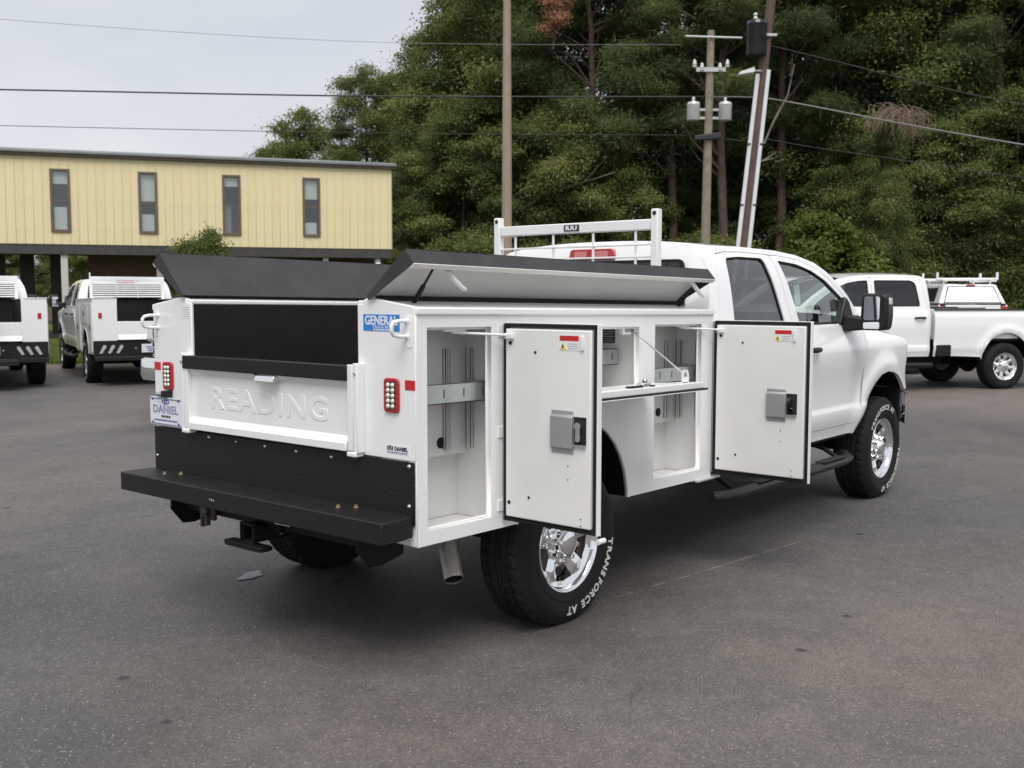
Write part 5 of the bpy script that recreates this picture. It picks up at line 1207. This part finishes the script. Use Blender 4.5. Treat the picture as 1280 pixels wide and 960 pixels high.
# leaning pole
g2 = pole_xy(924, 30); KP = thing('utility_pole', 'dark brown leaning utility pole with white conduits and a black transformer', 'utility pole', g2); KP.rotation_euler = (0, 0, YAW-math.pi/2)
def kz(y): return 1.63+(371-y)*30/1302
def kx(x): return (x-924)*30/1302
tl = (kx(957)-kx(928))/(kz(0)-kz(305))
def lean(z, dx=0.): return kx(928)+(z-kz(305))*tl+dx
MB().tube([(lean(-.1), 0, -.1), (lean(5), 0, 5), (lean(13.5), 0, 13.5)], [.17, .15, .115], 14).build('shaft', 'pole_brown', KP, smooth=50)
for dx, z1 in ((-.19, kz(100)), (.15, kz(95))):
    cdt_ = MB().tube([(lean(0, dx), -.14, 0), (lean(z1, dx*.85), -.12, z1)], .062, 10).build('conduit', 'conduit', KP, smooth=50)
    for z in (2.5, 4.2, 5.9): MB().tube([(lean(z, dx), -.13, z), (lean(z+.05, dx), -.13, z+.05)], .068, 10).build('strap', 'wire', cdt_, smooth=50)
cx0 = kx(938)
cn = MB().lathe([(.0005, kz(78)), (.26, kz(78)), (.285, kz(76)), (.285, kz(42)), (.30, kz(41)), (.27, kz(37)), (.10, kz(35)), (.0005, kz(35))], 24, (cx0, -.12, 0), 'z').build('transformer_can', 'can_dark', KP, smooth=40)
MB().lathe([(.05, 0), (.07, .05), (.04, .10), (.07, .15), (.03, .2), (.0005, .21)], 10, (cx0-.05, -.15, kz(36)), 'z').build('bushing', 'insulator', cn, smooth=50)
MB().tube([(lean(kz(95)), 0, kz(95)), (kx(925), -.9, kz(103)), (kx(912), -1.2, kz(108))], .025, 8).hexa([(kx(906), -1.3, kz(111)), (kx(925), -1.3, kz(108)), (kx(925), -1.0, kz(108)), (kx(906), -1.0, kz(111)), (kx(909), -1.28, kz(107)), (kx(925), -1.28, kz(102)), (kx(925), -1.02, kz(102)), (kx(909), -1.02, kz(107))]).build('street_lamp_head', 'can_grey', KP, bevel=.02)
MB().box(kx(946), kx(962), -.2, -.14, kz(55), kz(52)).build('pole_step', 'can_grey', KP)
WIRES = 0
def wire(label, pts, r, m='wire'):
    P = [at_depth(*p) for p in pts]; out = []
    for i in range(len(P)-1):
        p0 = P[max(i-1, 0)]; p1 = P[i]; p2 = P[i+1]; p3 = P[min(i+2, len(P)-1)]
        for k in range(10):
            t = k/10; out.append(.5*((2*p1)+(p2-p0)*t+(2*p0-5*p1+4*p2-p3)*t*t+(3*p1-p0-3*p2+p3)*t**3))
    out.append(P[-1]); c0 = out[0].copy()
    o = MB().tube([p-c0 for p in out], r, 6).build('overhead_wire', m, None, smooth=80); o.location = c0
    return tag(o, label, 'wire', 'overhead wires')
wire('thick overhead cable strung level across the sky to the grey pole', [(-500, 104, 33), (0, 112, 34), (450, 120, 34.6), (883, 121, 35)], .026)
wire('thin black wire running below the thick cable to the splice closure', [(-500, 146, 33), (0, 157, 34), (450, 166, 34.6), (866, 169, 34.8)], .011)
wire('faint high wire running to the top arm of the grey pole', [(-500, -20, 33), (0, 24, 34), (450, 52, 34.6), (852, 56, 34.8)], .007, 'wire_grey')
wire('pale cable climbing from the leaning pole past the vine-covered trees', [(883, 121, 35), (945, 122, 30), (1000, 130, 29.6), (1130, 155, 28), (1280, 181, 26), (1500, 215, 24)], .020, 'wire_grey')
wire('upper thin cable sloping down from the black transformer', [(955, 55, 30), (1050, 78, 29), (1170, 108, 27.5), (1280, 131, 26), (1500, 170, 24)], .012, 'wire')
wire('dark low cable sloping from the leaning pole into the trees', [(950, 172, 30), (1010, 183, 29.5), (1120, 199, 28), (1280, 222, 26.5), (1500, 250, 25)], .010, 'wire')
wire('short jumper wire joining the two utility poles', [(897, 171, 34.8), (925, 176, 32), (950, 172, 30)], .012, 'wire')

# ================================================================== TREES
def leaf_mat(name, dark, mid, light, tr=.3):
    m, t, b = new_mat(name); t.nodes.remove(b); N = t.nodes.new; L = t.links.new; out = t.nodes['Material Output']
    at = N('ShaderNodeAttribute'); at.attribute_name = 'tint'; oi = N('ShaderNodeObjectInfo')
    ad = N('ShaderNodeMath'); ad.operation = 'MULTIPLY_ADD'; ad.inputs[1].default_value = .22; L(oi.outputs['Random'], ad.inputs[0]); L(at.outputs['Fac'], ad.inputs[2])
    r = N('ShaderNodeValToRGB'); r.color_ramp.elements[0].position = .12; r.color_ramp.elements[0].color = (*dark, 1); r.color_ramp.elements[1].position = 1.; r.color_ramp.elements[1].color = (*light, 1); e = r.color_ramp.elements.new(.6); e.color = (*mid, 1); L(ad.outputs[0], r.inputs['Fac'])
    d = N('ShaderNodeBsdfDiffuse'); tl_ = N('ShaderNodeBsdfTranslucent'); gl = N('ShaderNodeBsdfGlossy'); gl.inputs['Roughness'].default_value = .45; gl.inputs['Color'].default_value = (.5, .55, .5, 1)
    L(r.outputs['Color'], d.inputs['Color']); L(r.outputs['Color'], tl_.inputs['Color'])
    m1 = N('ShaderNodeMixShader'); m1.inputs[0].default_value = tr; L(d.outputs[0], m1.inputs[1]); L(tl_.outputs[0], m1.inputs[2])
    m2 = N('ShaderNodeMixShader'); m2.inputs[0].default_value = .02; L(m1.outputs[0], m2.inputs[1]); L(gl.outputs[0], m2.inputs[2]); L(m2.outputs[0], out.inputs['Surface'])
    MATS[name] = m
leaf_mat('leaf', (.078, .108, .034), (.138, .178, .056), (.255, .27, .095), .45); leaf_mat('leaf_pine', (.070, .102, .040), (.118, .162, .060), (.205, .235, .090), .42); leaf_mat('leaf_rust', (.30, .16, .095), (.44, .235, .14), (.54, .32, .21)); leaf_mat('leaf_vine', (.075, .118, .024), (.135, .190, .044), (.22, .27, .075), .45)
mat('bark', (.085, .066, .052), .9, var=.35, vscale=4, bump=.5, bscale=14, dist=.02); mat('bark_pine', (.10, .066, .050), .9, var=.35, vscale=4, bump=.5, bscale=14, dist=.02); mat('twig_pale', (.22, .19, .15), .9, var=.2, vscale=3)
def crown(name, lobes, nc, nl, ll, lw, cr_, seed, m, droop=0.):
    """leaf sprays on many separate boughs (lobes): denser on the upper shell, gaps between boughs"""
    g = np.random.default_rng(seed); lobes = np.array(lobes); vol = (lobes[:, 3]*lobes[:, 4])**.8; pick = g.choice(len(lobes), nc, p=vol/vol.sum()); lb = lobes[pick]
    lt = g.normal(.5, .17, len(lobes))[pick]
    d = g.normal(size=(nc, 3)); d /= np.linalg.norm(d, axis=1)[:, None]; fl = g.random(nc) < .55; d[fl, 2] = np.abs(d[fl, 2])
    rad = (.30+.70*g.random(nc)**.5)*(1+.12*g.normal(size=nc))
    C = lb[:, :3]+d*lb[:, 3:]*rad[:, None]; tintc = lt+g.normal(0, .10, nc); sc = .55+.9*g.random(nc)
    n = nc*nl; idx = np.repeat(np.arange(nc), nl)
    off = g.normal(size=(n, 3))*np.array([1, 1, .55])*(cr_*sc[idx])[:, None]
    P = C[idx]+off; P[:, 2] -= droop*np.linalg.norm(off[:, :2], axis=1)
    nrm = g.normal(size=(n, 3))*.7+d[idx]*.5+np.array([0, 0, .6]); nrm /= np.linalg.norm(nrm, axis=1)[:, None]
    a = np.cross(nrm, g.normal(size=(n, 3))); a /= np.linalg.norm(a, axis=1)[:, None]; b = np.cross(nrm, a)
    s = (.6+.8*g.random(n))[:, None]
    V = np.empty((n, 4, 3)); V[:, 0] = P-a*ll*s*.5; V[:, 1] = P+b*lw*s*.5+a*ll*s*.08; V[:, 2] = P+a*ll*s*.5; V[:, 3] = P-b*lw*s*.5+a*ll*s*.08
    keep = V[:, :, 2].min(1) > .02; V = V[keep]; idx = idx[keep]; n = len(V)
    me = bpy.data.meshes.new(name); me.vertices.add(n*4); me.vertices.foreach_set('co', V.ravel()); me.loops.add(n*4); me.loops.foreach_set('vertex_index', np.arange(n*4, dtype=np.int32)); me.polygons.add(n); me.polygons.foreach_set('loop_start', np.arange(0, n*4, 4, dtype=np.int32))
    at = me.attributes.new('tint', 'FLOAT', 'FACE'); at.data.foreach_set('value', np.clip(tintc[idx]+g.normal(0, .10, n), 0, 1).astype(np.float32))
    me.update(); me.validate(); me.materials.append(MATS[m]); return me, C
def limbs(name, H, r0, z0, C, nb, seed, m, wob=.25, top=.92):
    g = np.random.default_rng(seed); mb = MB(); pts = [Vector((0, 0, -.2))]; rs = [r0*1.25]; x = y = 0
    for k in range(1, 9):
        x += g.normal(0, wob*.35); y += g.normal(0, wob*.35); pts.append(Vector((x, y, H*top*k/8))); rs.append(r0*(1-.82*k/8))
    mb.tube(pts, rs, 9)
    for i in range(nb):
        c = Vector(C[g.integers(len(C))]); zz = max(z0*.8, min(c.z-abs(g.normal(0, 1.2))-.6, H*.85)); k = zz/(H*top)*8; k0 = min(7, int(k)); p = pts[k0].lerp(pts[k0+1], k-k0); r = max(.02, r0*(1-.82*k/8)*.42)
        md_ = p.lerp(c, .5)+Vector((g.normal(0, .25), g.normal(0, .25), g.normal(.15, .25))); mb.tube([p, md_, c], [r, r*.6, r*.15], 5)
    o = mb.build(name, m, None, smooth=60); me = o.data; bpy.data.objects.remove(o); return me
g0 = np.random.default_rng(5)
def lobeset(H, zb, R, n, seed, size=.30, flat=.55):
    g = np.random.default_rng(seed); out = []
    for i in range(n):
        t = ((i+.5)/n)**.9; z = zb+(H-zb)*(.03+.93*t); w = R*(.45+.62*math.sin(math.pi*min(1, .16+t*.80)))
        a = i*2.399+g.normal(0, .5); rr = max(0, w-R*size*.6)*math.sqrt(.12+.88*g.random())*(1-.12*t); s = R*size*(.7+.65*g.random())*(1-.35*t)
        out.append((rr*math.cos(a), rr*math.sin(a), z, s, s, s*flat*(.8+.5*g.random())))
    return out
PROTO = {}
def proto(key, H, zb, R, nl, nc, nper, ll, lw, cr_, r0, seed, lm, bm_, nb, droop=0., size=.30, flat=.55):
    lb = lobeset(H, zb, R, nl, seed, size, flat); cm, C = crown('crown', lb, nc, nper, ll, lw, cr_, seed, lm, droop); tm = limbs('trunk', H, r0, zb, C, nb, seed+1, bm_); PROTO[key] = (cm, tm)
proto('oakA', 20, 3.0, 5.4, 52, 2600, 56, .155, .085, .36, .30, 11, 'leaf', 'bark', 44)
proto('oakB', 19, 2.5, 5.0, 48, 2400, 56, .15, .085, .35, .28, 23, 'leaf', 'bark', 42)
proto('mid', 11, .9, 3.7, 36, 1700, 50, .135, .075, .27, .17, 37, 'leaf', 'bark', 30)
proto('midB', 12, 1.2, 3.5, 34, 1600, 50, .135, .075, .28, .16, 41, 'leaf', 'bark', 30)
proto('pine', 23, 7.5, 3.6, 40, 1500, 60, .26, .026, .30, .24, 53, 'leaf_pine', 'bark_pine', 48, .15, .34, .40)
proto('shrub', 4.2, .1, 2.2, 18, 800, 44, .12, .07, .22, .06, 67, 'leaf', 'bark', 14, 0., .36, .7)
proto('vine', 5.2, .2, 2.3, 20, 900, 44, .15, .12, .24, .07, 71, 'leaf_vine', 'bark', 12, .4, .36, .8)
proto('rust', 6.0, .5, 1.7, 14, 330, 40, .15, .08, .22, .09, 83, 'leaf_rust', 'bark', 14)
def tree(key, px, D, H, label, group, sx=1., name='broadleaf_tree', zoff=0., cat='tree'):
    cm, tm = PROTO[key]; base = {'oakA': 20, 'oakB': 19, 'mid': 11, 'midB': 12, 'pine': 23, 'shrub': 4.2, 'vine': 5.2, 'rust': 6.0}[key]; s = H/base; p = ground_at(px, D)
    r = thing(name, label, cat, (p.x, p.y, zoff), random.random()*6.283, group); r.scale = (s*sx, s*sx, s)
    link('trunk' if cat == 'tree' else 'stem', tm, None, r); link('crown' if cat == 'tree' else 'foliage', cm, None, r); return r
LW = 'tall green broadleaf tree in the wood beyond the lot'; GW = 'trees of the wood behind the lot'
LP_ = 'tall pine with bare brown lower trunk in the wood'; GP = 'pines in the wood'
LU = 'mid-height leafy tree filling the edge of the wood'; GU = 'understorey trees along the wood edge'
LS = 'low green shrub at the foot of the wood'; GS = 'shrubs under the trees'
tree('mid', 385, 62, 12.3, 'small pale green tree rising just behind the roof of the yellow building', None, .92)
tree('midB', 350, 66, 11.2, 'short tree at the thin end of the treeline over the flat roof', None, .9)
tree('oakB', 462, 58, 14.2, 'tree stepping up behind the corner of the yellow building', None, .85)
tree('oakA', 552, 55, 15.8, 'dense rounded tree between the yellow building and the tan pole', None, .88)
NEAR = ((620, 'behind the tan light pole'), (700, 'beside the rust-brown dead leaves'), (790, 'between the tan pole and the grey utility pole'), (865, 'just behind the grey utility pole'), (950, 'behind the leaning pole'), (1040, 'behind the bright vine mound'), (1120, 'behind the vine column'), (1215, 'behind the white ladder rack'))
def near(px, what, far):
    n = min(NEAR, key=lambda t: abs(t[0]-px)); return what+(' deep in the wood ' if far else ' ')+n[1] if abs(n[0]-px) < 60 else None
def wood(rows, what, alt, grp, name, far=False):
    seen = set()
    for key, px, D, H in rows:
        l = near(px, what, far)
        if l in seen: l = None
        seen.add(l); tree(key, px, D, H, l or alt, grp, 1.04 if far else 1.0, name)
wood((('oakB', 615, 53, 19.0), ('oakA', 690, 51, 21.5), ('oakB', 780, 52, 22), ('oakA', 1030, 51, 22), ('oakB', 1110, 48, 21), ('oakA', 1215, 50, 22.5), ('oakB', 1300, 46, 22), ('oakA', 1390, 48, 23), ('oakA', 935, 58, 23), ('oakB', 1500, 46, 22), ('oakA', 1600, 45, 21)), 'tall broadleaf tree', LW, GW, 'broadleaf_tree')
wood((('oakB', 520, 72, 17), ('oakA', 640, 70, 22), ('oakA', 930, 74, 25), ('oakB', 1140, 74, 24)), 'tall tree', 'distant tall tree at the back of the wood', 'trees at the back of the wood', 'broadleaf_tree', True)
wood([('pine', *t) for t in ((735, 47, 23), (842, 47.5, 24), (905, 46, 24), (975, 47, 24.5), (1010, 52, 24), (1075, 55, 24), (1245, 45, 24), (1165, 47, 23))], 'tall pine with bare brown trunk', LP_, GP, 'pine_tree')
wood((('mid', 520, 50, 8.5), ('midB', 575, 49, 10.5), ('mid', 640, 47, 9.5), ('midB', 700, 46, 10), ('mid', 770, 47, 8.5), ('midB', 835, 50, 7.5), ('mid', 900, 51, 7.5), ('midB', 985, 48, 6.5), ('mid', 1060, 46, 8.5), ('midB', 1125, 44, 9.5), ('mid', 1190, 43, 9), ('midB', 1265, 42, 10), ('mid', 1340, 42, 10), ('midB', 1430, 42, 10)), 'mid-height leafy tree', LU, GU, 'broadleaf_tree')
for i in range(16): tree('shrub', 552+i*52+random.uniform(-12, 12), 41.5+random.uniform(-1, 3.5), 2.6+random.random()*1.6, LS, GS, 1.15, 'shrub', cat='shrub')
tree('vine', 1026, 40, 4.6, 'bright vine-smothered mound of leaves beside the leaning pole', None, 1.1, 'vine_mound', cat='shrub')
tree('midB', 1100, 40.5, 8.4, 'tall leafy column of hanging vines under a brown tangle', None, .62, 'vine_column', cat='shrub')
tg_ = MB(); c0 = at_depth(1122, 156, 39.5); gg = random.Random(3)
for i in range(170):
    a = gg.random()*6.283; r1 = .15+gg.random()*.75; q = Vector((gg.gauss(0, .22), gg.gauss(0, .22), .25+gg.gauss(0, .16))); pl = [q.copy()]; v = Vector((math.cos(a)*r1*.45, math.sin(a)*r1*.45, .16))
    for k in range(6): q = q+v+Vector((gg.gauss(0, .07), gg.gauss(0, .07), gg.gauss(0, .05))); v = v*.72+Vector((0, 0, -.10)); pl.append(q.copy())
    tg_.tube(pl, [.010]*5+[.006, .003], 4)
o = tg_.build('vine_tangle', mat('dry_vine', (.23, .165, .12), .9, var=.2, vscale=3), None, smooth=80); o.location = c0; tag(o, 'hanging tangle of dry brown vines on top of the leafy column', 'vines')
tree('vine', 985, 42, 3.4, 'low vine thicket behind the leaning pole', None, 1.2, 'vine_mound', cat='shrub')
r = tree('rust', 690, 45.0, 4.4, 'clump of rust-brown dead leaves high beside the tan pole', None, .8, 'dead_tree', 12.2)
tree('shrub', 257, 37.2, 3.75, 'rounded green bush in front of the brick wall of the yellow building', None, .72, 'bush', cat='shrub')
for px, D, H in ((-40, 62, 7), (30, 64, 6.5), (95, 62, 7), (-120, 63, 8)): tree('mid', px, D, H, 'leafy tree seen between the dark columns under the yellow building', 'trees behind the columns', 1.1)
# pale bare branches
for i, (pts, r_) in enumerate((([(640, 268, 46), (690, 240, 45), (770, 215, 44.5)], .06), ([(870, 24, 45), (840, 8, 45), (800, -10, 45)], .06), ([(955, 180, 41), (968, 150, 40.8), (985, 118, 40.6), (993, 80, 40.5)], .05), ([(940, 205, 41), (966, 198, 40.5)], .05))):
    P = [at_depth(*p) for p in pts]; c0 = P[0].copy(); mb = MB(); mb.tube([p-c0 for p in P], [r_*(1-.7*k/(len(P)-1)) for k in range(len(P))], 6)
    for k in range(1, len(P)):
        q = P[k]-c0; mb.tube([q.lerp(P[k-1]-c0, .5), q+Vector((random.uniform(-1, 1), random.uniform(-1, 1), random.uniform(.2, 1)))], [r_*.5, .012], 5)
    o = mb.build('bare_branch', 'twig_pale', None, smooth=60); o.location = c0
    tag(o, ('long pale bare branch reaching out of the trees behind the rack', 'bare branch crossing high among the pines', 'bare curved branch rising right of the leaning pole', 'short bare branch stub beside the white conduits')[i], 'branch')
